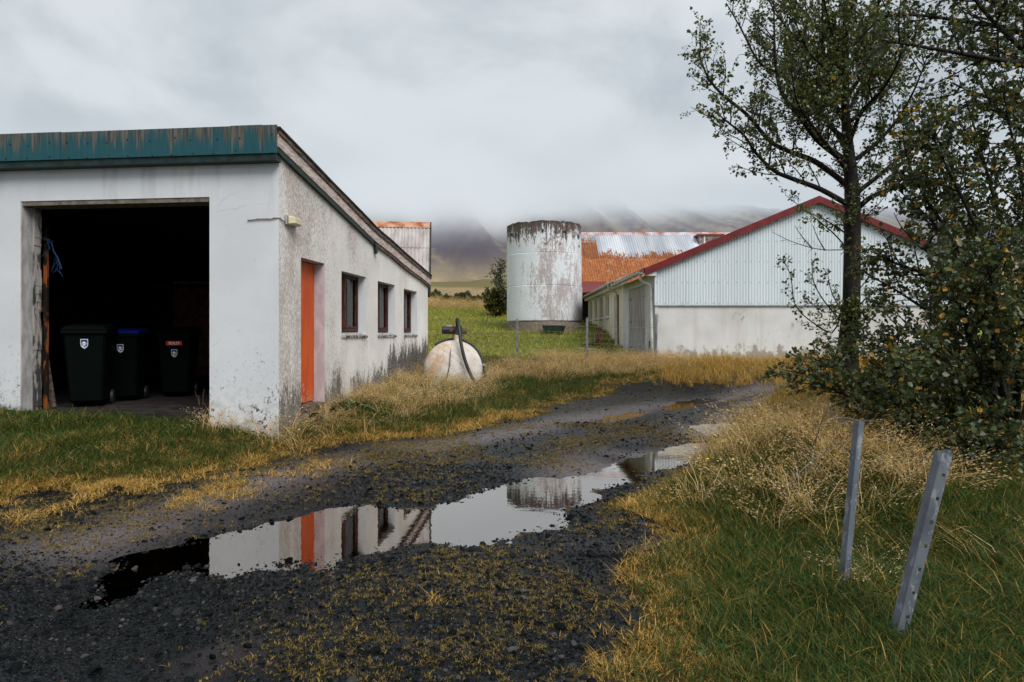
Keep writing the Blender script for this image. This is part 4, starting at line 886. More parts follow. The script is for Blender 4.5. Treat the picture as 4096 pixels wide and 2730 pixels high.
# ------------------------------------------------------------------ scrap boards by the wing wall
scrap = [(2338, 1398, 25.4, .55, .20, .03, 15, 4, 'white board lying flat in front of the scrap heap', M_WHITE), (2378, 1404, 24.8, .45, .22, .04, -20, 6, 'short white board nearest the cream wing downpipe', M_WHITE),
         (2385, 1375, 26.4, .75, .10, .07, 60, -50, 'grey split timber tilted on top of the scrap heap', M_OLDWOOD), (2400, 1372, 26.2, .65, .16, .05, 70, -62, 'rust red board standing upright in the scrap heap', M_RUST),
         (2370, 1385, 26.1, .9, .13, .08, 10, -12, 'dark brown beam at the bottom of the scrap heap', M_OLDWOOD), (2352, 1384, 26.6, .7, .16, .04, -35, 3, 'dark plank sticking out left of the scrap heap', M_OLDWOOD)]
for px, py, Y, l_, w_, h_, rz, ry, lab, mt in scrap:
    q = P(px, py, Y); o = MB().box(-l_/2, l_/2, -w_/2, w_/2, 0, h_).build('scrap_board', mt, bevel=.006)
    o.location = (q.x, Y, max(q.z, hz(q.x, Y))+abs(math.sin(R(ry)))*l_*.40); o.rotation_euler = (0, R(ry), R(rz)); tag(o, lab, 'board', 'scrap boards by the cream wing')

# ------------------------------------------------------------------ grass: clump meshes scattered as uncountable stuff
def m_blade(name, ramp, trans=.35, rough=.6):
    def fn(t):
        h_ = t.attr('hue')['Fac']; r_ = t.node('ObjectInfo').outputs['Random']; v_ = t.attr('along')['Fac']
        f = t.math('FRACT', t.add(t.mul(h_, .75), t.mul(r_, .9)))
        cr = t.node('ValToRGB'); cr.color_ramp.interpolation = 'LINEAR'; el = cr.color_ramp.elements
        while len(el) < len(ramp): el.new(.5)
        for e, (ps, cl_) in zip(el, ramp): e.position = ps; e.color = (*cl_, 1)
        t.put(cr.inputs[0], f)
        df = principled(t, cr.outputs[0], rough, .25); tl = t.node('BsdfTranslucent'); t.put(tl.inputs['Color'], cr.outputs[0])
        mx = t.node('MixShader'); mx.inputs[0].default_value = trans; t.l.new(df, mx.inputs[1]); t.l.new(tl.outputs[0], mx.inputs[2]); return mx.outputs[0]
    return material(name, fn)
def clump(n, h0, h1, rad, width, lean, droop, heads=0.0, seed=0, head_sz=.012, seg=3):
    rg = np.random.default_rng(seed); Vv, Ff, hue, alo = [], [], [], []
    for i in range(n):
        a = rg.uniform(0, 2*np.pi); r_ = rad*np.sqrt(rg.random()); bx, by = r_*np.cos(a), r_*np.sin(a)
        hh = rg.uniform(h0, h1); d_ = rg.uniform(0, 2*np.pi); le = abs(rg.normal(0, lean)); w_ = width*rg.uniform(.6, 1.3); hu = rg.random()
        dx, dy = np.cos(d_), np.sin(d_); px_, py_ = -dy, dx; b0 = len(Vv); tw_ = rg.uniform(-.5, .5)
        for k in range(seg+1):
            u = k/seg; off = hh*(le*u+droop*u*u*rg.uniform(.8, 1.2)); zz = hh*(u-.42*droop*u**2.2*min(1.0, le+droop)); ww = w_*(1-u)**.6*(1 if k < seg else 0)
            c_, s_ = np.cos(tw_*u*3), np.sin(tw_*u*3); qx, qy = px_*c_-py_*s_, px_*s_+py_*c_
            if k < seg: Vv += [(bx+dx*off-qx*ww, by+dy*off-qy*ww, zz), (bx+dx*off+qx*ww, by+dy*off+qy*ww, zz)]; hue += [hu, hu]; alo += [u, u]
            else: Vv.append((bx+dx*off, by+dy*off, zz)); hue.append(hu); alo.append(1)
        for k in range(seg-1): q = b0+2*k; Ff += [(q, q+1, q+3), (q, q+3, q+2)]
        q = b0+2*(seg-1); Ff.append((q, q+1, q+2))
        if rg.random() < heads:
            tip = np.array(Vv[-1]); pre = np.array(Vv[-2]); ax_ = tip-pre; m_ = 13; hu2 = .93+.06*rg.random()
            for k in range(m_):
                u = k/m_; c0 = pre+ax_*(-.1+1.25*u); sp = head_sz*(1.15-u)*1.5; o_ = rg.normal(0, 1, 3)*sp; b1_ = len(Vv); sz = head_sz*rg.uniform(.5, 1.1)
                e1 = rg.normal(0, 1, 3); e1 /= np.linalg.norm(e1)+1e-9
                Vv += [tuple(c0+o_-e1*sz*.28), tuple(c0+o_+e1*sz*.28), tuple(c0+o_+ax_/(np.linalg.norm(ax_)+1e-9)*sz*1.3)]; Ff.append((b1_, b1_+1, b1_+2)); hue += [hu2]*3; alo += [1]*3
    return np.array(Vv), np.array(Ff), hue, alo
def variants(name, mat, k, fn):
    col = bpy.data.collections.new(name)
    for i in range(k):
        Vv, Ff, hu, al = fn(i); o = bpy.data.objects.new(name, npmesh(name, Vv, Ff, mat, None, {'hue': hu, 'along': al})); col.objects.link(o)
    return col
_gn = {}
def scatter_tree(col):
    if col.name in _gn: return _gn[col.name]
    g = bpy.data.node_groups.new('scatter_'+col.name, 'GeometryNodeTree')
    g.interface.new_socket('Geometry', in_out='INPUT', socket_type='NodeSocketGeometry'); g.interface.new_socket('Geometry', in_out='OUTPUT', socket_type='NodeSocketGeometry')
    N = g.nodes; Lk = g.links; gi = N.new('NodeGroupInput'); go = N.new('NodeGroupOutput')
    ci = N.new('GeometryNodeCollectionInfo'); ci.inputs['Collection'].default_value = col; ci.inputs['Separate Children'].default_value = True; ci.inputs['Reset Children'].default_value = True
    ip = N.new('GeometryNodeInstanceOnPoints'); ip.inputs['Pick Instance'].default_value = True
    def na(nm, ty): q = N.new('GeometryNodeInputNamedAttribute'); q.data_type = ty; q.inputs['Name'].default_value = nm; return q.outputs['Attribute']
    e2 = N.new('FunctionNodeEulerToRotation'); Lk.new(na('rot', 'FLOAT_VECTOR'), e2.inputs[0]); Lk.new(e2.outputs[0], ip.inputs['Rotation'])
    Lk.new(na('scl', 'FLOAT_VECTOR'), ip.inputs['Scale']); Lk.new(na('pick', 'INT'), ip.inputs['Instance Index'])
    Lk.new(gi.outputs[0], ip.inputs['Points']); Lk.new(ci.outputs[0], ip.inputs['Instance']); Lk.new(ip.outputs[0], go.inputs[0]); _gn[col.name] = g; return g
def scatter(name, label, cat, col, pts, scl, tilt=.15, sink=.0, kz=None):
    n = len(pts); me = bpy.data.meshes.new(name); me.vertices.add(n); p_ = np.array(pts, np.float32).copy(); p_[:, 2] -= sink; me.vertices.foreach_set('co', p_.ravel())
    rot = np.stack([RNG.normal(0, tilt, n), RNG.normal(0, tilt, n), RNG.uniform(0, 6.283, n)], 1).astype(np.float32)
    scl = np.asarray(scl, np.float32); s3 = np.stack([scl, scl, scl if kz is None else scl*kz], 1).astype(np.float32) if scl.ndim == 1 else scl
    me.attributes.new('rot', 'FLOAT_VECTOR', 'POINT').data.foreach_set('vector', rot.ravel()); me.attributes.new('scl', 'FLOAT_VECTOR', 'POINT').data.foreach_set('vector', s3.ravel())
    me.attributes.new('pick', 'INT', 'POINT').data.foreach_set('value', RNG.integers(0, len(col.objects), n).astype(np.int32))
    o = link(name, me); md = o.modifiers.new('scatter', 'NODES'); md.node_group = scatter_tree(col); return tag(o, label, cat, kind='stuff')
def sample(n_per_m2, x0, x1, y0, y1, keep, wedge=True):
    n = int(n_per_m2*(x1-x0)*(y1-y0)); x = RNG.uniform(x0, x1, n); y = RNG.uniform(y0, y1, n)
    if wedge: k = (np.abs(x) < .95*y+1.2); x, y = x[k], y[k]
    pr_ = keep(x, y); k = RNG.random(len(x)) < pr_; x, y = x[k], y[k]
    return np.stack([x, y, height(x, y)], 1)
GPOLY = lambda pts: [ghit(*p) for p in pts]
inside = lambda poly, x, y, soft=.3: ss(soft, -soft, sdist(poly, x, y)+(fbm(x*2.3, y*2.3, 3)-.5)*.8)
TAN_A = GPOLY(((1330,1640),(1480,1560),(1640,1500),(1900,1520),(2000,1540),(1930,1600),(1750,1680),(1500,1740),(1250,1800),(1020,1800),(820,1770),(860,1735),(1010,1740),(1150,1730)))
TAN_B = GPOLY(((1960,1500),(2120,1455),(2400,1425),(2640,1450),(2760,1480),(2720,1510),(2400,1505),(2000,1530)))
TAN_C = GPOLY(((2700,1880),(2850,1770),(2960,1700),(3150,1690),(3400,1700),(3600,1780),(3680,1950),(3600,2050),(3350,2030),(3100,2080),(2900,2030),(2760,1960)))
GOLD = [(3.9, 15.6), (12, 15.6), (12, 19.3), (3.9, 19.3)]
inG = lambda x, y: (sdist([(-2.834, 7.95), (-2.03, 15.55), (-9, 16.3), (-9.8, 8.68)], x, y) < .02) | (sdist([(BX0-.02, BY), (14, BY), (14, 40), (BX0+.02, 40)], x, y) < 0.02) | ((x-sx)**2+(y-sy)**2 < sr_**2) | (sdist([(TX-.5, TY+.1), (TX+.5, TY+.1), (TX+.5, TY+2), (TX-.5, TY+2)], x, y) < 0)
free = lambda x, y: (~inG(x, y)).astype(float)
SR = lambda x, y: sdist(ROAD, x, y)+(fbm(x*.9, y*.9, 4)-.5)*.7
G_GREEN = m_blade('green_grass', [(0, (.012, .040, .007)), (.45, (.034, .085, .013)), (.74, (.090, .125, .020)), (.93, (.25, .165, .035)), (1, (.50, .32, .09))])
G_LAWN = m_blade('lawn_grass', [(0, (.13, .20, .032)), (.5, (.26, .32, .055)), (.8, (.42, .38, .09)), (1, (.55, .38, .12))])
G_GOLD = m_blade('golden_dry_grass', [(0, (.045, .058, .014)), (.2, (.17, .115, .024)), (.55, (.58, .33, .062)), (1, (.84, .56, .19))])
G_TAN = m_blade('pale_seeding_grass', trans=.45, ramp=[(0, (.050, .070, .014)), (.2, (.26, .185, .042)), (.45, (.68, .45, .16)), (.8, (.92, .68, .34)), (1, (.80, .60, .42))])
G_MOSS = m_blade('yellow_moss', [(0, (.060, .056, .011)), (.5, (.19, .135, .028)), (1, (.44, .30, .09))])
c_short = variants('short_blades', G_GREEN, 6, lambda i: clump(34, .022, .080, .085, .0018, .6, .5, 0, 10+i))
c_mid = variants('mid_blades', G_GREEN, 5, lambda i: clump(20, .10, .26, .08, .0034, .5, .9, .08, 30+i))
c_lawn = variants('lawn_blades', G_LAWN, 4, lambda i: clump(34, .05, .12, .20, .006, .4, .4, 0, 50+i))
c_gold = variants('golden_blades', G_GOLD, 6, lambda i: clump(34, .012, .055, .085, .0019, 1.2, .5, 0, 70+i))
c_goldm = variants('golden_tall_blades', G_GOLD, 5, lambda i: clump(26, .18, .42, .12, .0032, .3, .55, .15, 90+i))
c_tan = variants('seeding_blades', G_TAN, 7, lambda i: clump(20, .22, .50, .12, .0030, .32, .70, .85, 110+i, .020))
c_moss = variants('moss_tufts', G_MOSS, 5, lambda i: clump(14, .006, .020, .022, .0020, .9, .3, 0, 130+i, seg=2))
NR = lambda n, a, b: RNG.uniform(a, b, n)
# green verge: by the garage front, and the near bank to the right
def k_green(x, y):
    s = SR(x, y); return free(x, y)*np.maximum(ss(.2, .6, s), .14*ss(-.05, .2, s))*ss(19, 16, y)*(1-.35*inside(TAN_A, x, y))*(1-.7*inside(GOLD, x, y))*ss(.1, .35, fbm(x*1.5+3, y*1.5, 3)+.1)
p_ = np.concatenate([sample(620, -6, 6, 2.0, 6, k_green), sample(170, -9.5, 9, 6, 11, k_green), sample(60, -10, 12, 11, 19, k_green)])
scatter('green_grass', 'short green grass on the verges of the track', 'grass', c_short, p_, NR(len(p_), .7, 1.5)*(1+.05*p_[:, 1]))
def k_mid(x, y): return free(x, y)*ss(.5, 1.0, SR(x, y))*np.maximum(ss(.42, .62, fbm(x*1.1+20, y*1.1, 3)), .8*inside(TAN_C, x, y))*ss(20, 17, y)
p_ = np.concatenate([sample(70, -6, 6, 2.2, 6.5, k_mid), sample(30, -9.5, 10, 6.5, 19, k_mid)])
scatter('long_green_grass', 'long green grass tufts on the bank and under the walls', 'grass', c_mid, p_, NR(len(p_), .6, 1.25))
def k_gold(x, y):
    s = SR(x, y); a = ss(-.15, .25, s)*ss(.75, .25, s)*(.35+.65*ss(.35, .6, fbm(x*3.1, y*3.1+8, 3))); b = ss(.3, .8, s)*ss(.56, .74, fbm(x*1.3+7, y*1.3+2, 3))*.45
    lf = ss(-.2, -1.2, x)*ss(8.0, 6.2, y)*ss(-1.3, .2, s)*.8; return free(x, y)*np.maximum(np.maximum(a, b*.8), lf*ss(.35, .6, fbm(x*2+1, y*2, 3)))*ss(19, 16.5, y)
p_ = np.concatenate([sample(1100, -6, 6, 2.0, 6, k_gold), sample(300, -9, 9, 6, 11, k_gold), sample(60, -9, 12, 11, 19, k_gold)])
scatter('golden_grass', 'matted golden dry grass along both edges of the track', 'grass', c_gold, p_, NR(len(p_), .5, 1.25)*np.interp(p_[:, 1], [2.5, 6, 18], [.62, 1.15, 2.0]))
def k_goldm(x, y):
    bank = ss(3.0, 3.6, x)*ss(7.2, 8.0, y)*ss(13.5, 11, y)*ss(.0, .4, SR(x, y)); return free(x, y)*np.maximum(inside(GOLD, x, y)*.9, bank)
p_ = sample(46, 1.5, 13, 7, 19.4, k_goldm); scatter('golden_tall_grass', 'tall golden grass before the barn and round the tree', 'grass', c_goldm, p_, NR(len(p_), .55, 1.1))
def k_tan(x, y): return free(x, y)*ss(-.15, .2, SR(x, y))*np.maximum(np.maximum(inside(TAN_A, x, y)*(.25+.75*ss(.42, .58, fbm(x*1.6+31, y*1.6, 3))), inside(TAN_B, x, y)), np.maximum(inside(TAN_C, x, y)*.85*ss(.3, .55, fbm(x*2.2+3, y*2.2, 3)), .045*ss(1.6, 2.0, x)*ss(7, 5, y)))
p_ = np.concatenate([sample(72, -5, 6, 3.2, 9.5, k_tan), sample(46, -4, 6, 9.5, 19, k_tan)])
scatter('seeding_grass', 'pale seeding grass under the side wall, before the fence and on the mound', 'grass', c_tan, p_, NR(len(p_), .5, 1.05)*np.interp(p_[:, 1], [3, 4.5, 6, 9, 18], [.7, .95, 1.1, .88, 1.1]))
def k_lawn(x, y): return free(x, y)*ss(17.8, 19, y)
p_ = np.concatenate([sample(26, -8, 4.6, 17.8, 30, k_lawn), sample(9, -10, 6, 30, 47, k_lawn)])
scatter('lawn_grass', 'mown green lawn rising behind the fence', 'grass', c_lawn, p_, NR(len(p_), .8, 1.4)*(1+.02*p_[:, 1]), kz=.75)
def k_rough(x, y): return ss(46, 47.5, y)*ss(60, 54, y)
p_ = sample(9, -14, 3, 46, 60, k_rough); scatter('rough_hill_grass', 'pale rough grass on the rise beyond the lawn', 'grass', c_tan, p_, NR(len(p_), 1.2, 2.3))
def k_moss(x, y):
    s = sdist(ROAD, x, y); n = fbm(x*1.4+11, y*1.4+3, 4); ps = np.full(x.shape, 9.0)
    for q in PUD: ps = np.minimum(ps, sdist(q, x, y))
    mid = ss(.5, .1, np.abs(ps-.75))*ss(.3, 1.2, x+.5)*ss(4.5, 6, y); near = ss(5, 3.5, y)*ss(-1.2, .6, x)
    return ss(.2, -.1, s)*ss(-.01, .12, ps)*np.clip(ss(.52, .68, n)*.7+near*ss(.42, .60, n)*.8+mid*.8+ss(.2, -1.2, x)*1.0*ss(.30, .52, n)*ss(-2.1, -.5, s), 0, 1)
p_ = np.concatenate([sample(1300, -5, 3, 2.0, 5, k_moss), sample(620, -7, 4, 5, 10, k_moss), sample(50, -4, 8, 10, 17, k_moss)])
scatter('moss_tufts', 'tiny yellow moss tufts sprouting between the gravel', 'moss', c_moss, p_, NR(len(p_), .25, .75)*(1+.10*p_[:, 1]))

# ------------------------------------------------------------------ gravel and loose stones
def m_stone(t):
    r_ = t.node('ObjectInfo').outputs['Random']; p = t.node('TexCoord').outputs['Object']; n = t.noise(p, 3, 3)
    cr = t.node('ValToRGB'); el = cr.color_ramp.elements
    st = [(0, (.003, .0045, .005)), (.5, (.008, .0105, .0115)), (.76, (.020, .023, .025)), (.92, (.058, .056, .058)), (.975, (.10, .092, .088)), (1, (.09, .040, .030))]
    while len(el) < len(st): el.new(.5)
    for e, (ps, c_) in zip(el, st): e.position = ps; e.color = (*c_, 1)
    t.put(cr.inputs[0], r_); c = t.mix(t.rng(n, .3, .7), cr.outputs[0], t.mix(1.0, cr.outputs[0], (.6, .6, .6), 'MULTIPLY'))
    return principled(t, c, .55, .06, normal=t.bump(t.noise(p, 9, 3), .3, .05))
M_STONE = material('wet_basalt_stone', m_stone)
def stone_mesh(seed, sub=1, flat_=.55):
    rg = random.Random(seed); bm = bmesh.new(); bmesh.ops.create_icosphere(bm, subdivisions=sub, radius=1)
    ax = [Vector((rg.gauss(0, 1), rg.gauss(0, 1), rg.gauss(0, 1))).normalized() for _ in range(7)]; dd = [rg.uniform(.55, .9) for _ in ax]
    for v in bm.verts:
        for a_, d_ in zip(ax, dd):
            q = v.co.dot(a_)
            if q > d_: v.co -= a_*(q-d_)*.9
        v.co *= rg.uniform(.95, 1.06); v.co.x *= 1.25; v.co.z *= flat_
    me = bpy.data.meshes.new('stone'); bm.to_mesh(me); bm.free(); me.materials.append(M_STONE); 
    if sub > 1: me.polygons.foreach_set('use_smooth', [False]*len(me.polygons))
    return me
c_stone = bpy.data.collections.new('gravel_stones')
for i in range(8): c_stone.objects.link(bpy.data.objects.new('gravel_stone', stone_mesh(i)))
def k_grav(x, y):
    s = SR(x, y); ps = np.full(x.shape, 9.0)
    for q in PUD: ps = np.minimum(ps, sdist(q, x, y))
    return (1-.8*rut_d(x, y))*ss(.30, -.25, s)*(.20+.80*ss(-.32, .04, ps))*(.35+.65*ss(.3, .55, fbm(x*1.2+40, y*1.2, 3)))
p_ = np.concatenate([sample(4200, -4.5, 3, 2.0, 4.2, k_grav), sample(2200, -7, 4, 4.2, 7, k_grav), sample(600, -4, 6, 7, 11, k_grav), sample(130, 0, 12, 11, 17.5, k_grav)])
sz = .0040*np.exp(RNG.normal(0, .62, len(p_)))*(1+.075*np.clip(p_[:, 1]-3, 0, 20)); sz = np.clip(sz, .003, .035)
scatter('gravel', 'small dark wet gravel covering the track', 'gravel', c_stone, p_, sz, tilt=.5, sink=-.001)
big = [(2245,2522,58),(1955,2497,38),(2160,2492,30),(1875,2563,44),(1620,2585,40),(2095,2375,34),(2375,2230,48),(1905,2203,58),(1540,2490,34),(2190,2150,20),(1745,2127,48),(2330,2600,36),(1730,2560,26),(1370,2620,30),(480,1973,60),(1450,2330,24),(1600,2680,50),(1480,2715,44),(1920,2640,34),(2060,2570,30),(340,2620,34),(105,2700,36),(1040,2440,28),(950,2450,22),(2000,2310,42),(2420,2390,44),(1840,2430,28),(2280,2340,30),(560,1990,30),(370,2025,26),(2560,2020,24),(1980,2020,24),(2100,2330,28),(1790,2390,30),(2290,2660,36),(1180,2560,26),(2340,2100,28),(2440,2080,30)]
ms = [stone_mesh(100+i, 2, .5) for i in range(6)]
special = {0: 'large pale grey stone in the near gravel left of the grass bank', 14: 'big dark flat stone bedded in yellow grass before the garage', 7: 'flat pale stone at the near shore of the long puddle', 16: 'dark angular stone at the bottom edge of the gravel', 10: 'flat round stone awash in the middle of the long puddle', 6: 'oval pale stone right of the long puddle near the dry grass'}
NTH = ['first', 'second', 'third', 'fourth', 'fifth', 'sixth', 'seventh', 'eighth', 'ninth', 'tenth', 'eleventh', 'twelfth', 'thirteenth', 'fourteenth']
BAND = [(0, 2110, 'lying beyond the long puddle'), (2110, 2300, 'near the right shore of the long puddle'), (2300, 2460, 'on the gravel just below the long puddle'), (2460, 2600, 'midway down the near gravel'), (2600, 2800, 'along the bottom edge of the gravel')]
def stone_label(i):
    lo_, hi_, wd = next(b for b in BAND if b[0] <= big[i][1] < b[1]); row = sorted(k for k in range(len(big)) if k not in special and lo_ <= big[k][1] < hi_); row.sort(key=lambda k: big[k][0])
    return '%s from the left of the loose stones %s' % (NTH[row.index(i)], wd)
for i, (px, py, wpx) in enumerate(big):
    x_, y_ = ghit(px, py); o = bpy.data.objects.new('loose_stone', ms[i % 6]); C.objects.link(o); s_ = wpx/2/F*y_/1.1
    o.location = (x_, y_, hz(x_, y_)+s_*.12); o.scale = (s_, s_*random.uniform(.8, 1.1), s_*random.uniform(.8, 1.2)); o.rotation_euler = (random.uniform(-.2, .2), random.uniform(-.2, .2), random.uniform(-.5, .5))
    tag(o, special.get(i) or stone_label(i), 'stone', 'loose stones on the track')

# ------------------------------------------------------------------ trees and shrubs
def m_leaf(name):
    def fn(t):
        c = t.attr('Col')['Color']; df = principled(t, c, .42, .45); tl = t.node('BsdfTranslucent'); t.put(tl.inputs['Color'], t.mix(1.0, c, (1.3, 1.25, .7), 'MULTIPLY'))
        mx = t.node('MixShader'); mx.inputs[0].default_value = .30; t.l.new(df, mx.inputs[1]); t.l.new(tl.outputs[0], mx.inputs[2]); return mx.outputs[0]
    return material(name, fn)
M_LEAF = m_leaf('leaf')
M_BARK = flat_mat('dark_wet_bark', (.006, .005, .004), (.022, .017, .013), 16, .85, stretch=(1, 1, .35), bump=.9)
M_TWIG = flat_mat('dark_twig', (.012, .008, .006), (.030, .020, .014), 20, .8)
class Tree:
    def __init__(s, seed): s.rg = random.Random(seed); s.wood = MB(); s.twig = MB(); s.leaf = []
    def rv(s, k=1.0): return Vector((s.rg.gauss(0, k), s.rg.gauss(0, k), s.rg.gauss(0, k)))
    def curve(s, p, d, L, n, up=.0, wob=.12):
        pts = [Vector(p)]; d = Vector(d).normalized()
        for i in range(n):
            d = (d+Vector((0, 0, up))+s.rv(wob)).normalized(); pts.append(pts[-1]+d*(L/n))
        return pts
    def limb(s, pts, r0, r1, sides=5):
        n = len(pts); s.wood.tube(pts, [r0+(r1-r0)*i/(n-1) for i in range(n)], sides, cap=False)
    def twigs(s, pts, spacing, tl, leaf_n, lo=.15, up=.10, droop=0.0, r=.004, bare=0.0, ang=.8, sub=True):
        """leafy side shoots along a limb"""
        L = sum((b-a).length for a, b in zip(pts[:-1], pts[1:])); k = max(1, int(L/spacing)); n = len(pts)-1
        for i in range(k):
            u = lo+(1-lo)*(i+s.rg.random())/k; f = u*n; j = min(int(f), n-1); p = pts[j].lerp(pts[j+1], f-j); ax = (pts[j+1]-pts[j]).normalized()
            side = s.rv(); side = (side-ax*side.dot(ax)).normalized(); d = (ax*(1-ang*.6)+side*ang+Vector((0, 0, up-droop))).normalized()
            q = s.curve(p, d, tl*s.rg.uniform(.45, 1.15)*(1.15-.55*u), 4, up*.6-droop*.4, .16)
            s.twig.tube(q, [r, r*.8, r*.65, r*.5, r*.3], 3, cap=False)
            if s.rg.random() < bare: continue
            s.leaves(q, leaf_n)
            if sub:
                for _ in range(2):
                    v = s.rg.randint(1, 3); side = s.rv().normalized(); q2 = s.curve(q[v], (q[v]-q[v-1]).normalized()*.6+side*.8, tl*.38, 3, up*.5-droop*.3, .15)
                    s.twig.tube(q2, [r*.6, r*.5, r*.4, r*.25], 3, cap=False); s.leaves(q2, max(2, leaf_n//2))
    def leaves(s, q, n):
        for i in range(n):
            u = .2+.8*(i+s.rg.random())/n; f = u*(len(q)-1); j = min(int(f), len(q)-2); p = q[j].lerp(q[j+1], f-j); ax = (q[j+1]-q[j]).normalized()
            d = (ax*.5+s.rv(.65)+Vector((0, 0, -.12))).normalized(); s.leaf.append((p, d))
    def build(s, name, label, loc, size, cols, yellow, group=None, cat='tree'):
        o = thing(name, label, cat, loc, group=group); off = Vector(loc)
        for part, mb, mt in (('trunk', s.wood, M_BARK), ('twigs', s.twig, M_TWIG)):
            if not mb.v: continue
            mb.v = [(v[0]-off.x, v[1]-off.y, v[2]-off.z) for v in mb.v]; me = bpy.data.meshes.new(part); me.from_pydata(mb.v, [], mb.f); me.update(); me.polygons.foreach_set('use_smooth', [True]*len(me.polygons)); me.materials.append(mt)
            q = link(part, me, o)
            if part == 'twigs': q['kind'] = 'stuff'
        n = len(s.leaf); rg = np.random.default_rng(s.rg.randint(0, 9999)); Pn = np.array([tuple(a) for a, b in s.leaf]); D = np.array([tuple(b) for a, b in s.leaf]); D /= np.linalg.norm(D, axis=1)[:, None]
        rnd = rg.normal(0, 1, (n, 3)); rnd[:, 2] += .9; S_ = np.cross(D, rnd); S_ /= np.linalg.norm(S_, axis=1)[:, None]+1e-9; N_ = np.cross(S_, D)
        Lf = size*rg.uniform(.55, 1.25, n)[:, None]; Wd = Lf*rg.uniform(.30, .44, (n, 1)); cup = Lf*rg.uniform(.02, .16, (n, 1))
        base = Pn+D*Lf*.25; v0 = base; v1 = base+D*Lf*.32-S_*Wd+N_*cup; v2 = base+D*Lf*.68-S_*Wd*.72+N_*cup*.8; v3 = base+D*Lf-N_*cup*.6; v4 = base+D*Lf*.68+S_*Wd*.72+N_*cup*.8; v5 = base+D*Lf*.32+S_*Wd+N_*cup; vm = base+D*Lf*.5
        Vv = np.stack([v0, v1, v2, v3, v4, v5, vm], 1).reshape(-1, 3)-np.array(loc); b = (np.arange(n)*7)[:, None]
        tri = np.concatenate([b+np.array([[0, 6, 1]]), b+np.array([[1, 6, 2]]), b+np.array([[2, 6, 3]]), b+np.array([[3, 6, 4]]), b+np.array([[4, 6, 5]]), b+np.array([[5, 6, 0]])], 0)
        ca, cb_ = np.array(cols[0]), np.array(cols[1]); f = rg.random((n, 1)); cc_ = ca*(1-f)+cb_*f
        cl_ = fbm(Pn[:, 0]*1.7, Pn[:, 2]*1.7+Pn[:, 1], 3)[:, None]; cc_ = cc_*(.65+.7*cl_)
        ye = (rg.random(n) < yellow*(.3+1.4*cl_[:, 0])); cc_[ye] = np.array((.42, .23, .025))*rg.uniform(.5, 1.15, (ye.sum(), 1))
        me = npmesh('crown', Vv, tri, M_LEAF, np.repeat(cc_, 7, 0)); q = link('crown', me, o); q['kind'] = 'stuff'
        return o
def pth(l_, Y0, dy=0.0):                               # a limb through photo pixels, receding by dy
    n = len(l_); return [P(a_, b_, Y0+dy*i/(n-1)) for i, (a_, b_) in enumerate(l_)]

# --- tall tree at the bend of the track
T = Tree(3); TYY = 10.5; tb = P(3395, 1560, TYY); tb.z = hz(tb.x, TYY)-.15
trunk = [Vector(tb)]+[P(a_, b_, TYY) for a_, b_ in ((3385, 1480), (3392, 1380), (3404, 1240), (3408, 1080), (3410, 900), (3408, 760), (3394, 600), (3382, 450), (3380, 300), (3382, 150), (3386, 0), (3384, -170), (3390, -340), (3394, -500))]
rad = [.30, .20, .155, .135, .130, .125, .115, .085, .068, .060, .052, .042, .032, .020, .008]
T.wood.tube(smooth_path(trunk, 3), list(np.interp(np.linspace(0, 14, 43), range(15), rad)), 12)
C6 = lambda l_: [(2600+a_/1.568, b_/1.568) for a_, b_ in l_]
main = [(C6([(1250,1290),(1060,1190),(860,1120),(740,1070),(620,960),(540,850),(420,760),(330,690)]), -.5, .045),
        (C6([(1260,1180),(1030,1020),(870,960),(720,890),(560,720),(400,600),(300,490),(255,390),(230,330)]), .25, .048),
        (C6([(1240,1020),(1050,890),(930,750),(800,590),(755,420),(745,200),(740,-40)]), -.7, .055),
        (C6([(1260,900),(1120,790),(960,560),(820,470),(650,400),(520,180),(420,20)]), .8, .045),
        (C6([(1225,780),(1140,620),(1100,490),(1070,300),(1070,60),(1060,-120)]), -.5, .040),
        (C6([(1225,560),(1100,430),(960,300),(800,140),(700,-60)]), .6, .035),
        (C6([(1215,420),(1160,300),(1110,120),(1060,-80)]), -.9, .030),
        (C6([(1215,330),(1050,200),(900,20),(800,-150)]), .2, .028),
        (C6([(1250,590),(1350,430),(1390,300),(1430,80),(1440,-100)]), -.7, .035),
        (C6([(1260,760),(1400,640),(1500,500),(1590,330),(1640,150)]), .7, .040),
        (C6([(1290,1000),(1420,900),(1560,740),(1660,560),(1730,380)]), -.4, .042),
        (C6([(1310,1200),(1450,1090),(1600,960),(1740,800),(1820,640)]), .5, .045),
        (C6([(1310,1300),(1400,1230),(1560,1170),(1700,1090),(1860,1000)]), -.5, .048),
        (C6([(1260,240),(1370,120),(1460,-30)]), .5, .026),
        (C6([(1240,1090),(1180,1000),(1010,800),(900,640),(860,420)]), -1.4, .035),
        (C6([(1260,860),(1330,700),(1460,560),(1560,380),(1600,200)]), -1.5, .035),
        (C6([(1230,680),(1160,500),(980,330),(880,120)]), -1.5, .030),
        (C6([(1240,960),(1130,800),(1000,640),(960,380),(930,200)]), 1.5, .035),
        (C6([(1250,700),(1330,520),(1470,330),(1520,120)]), 1.5, .032)]
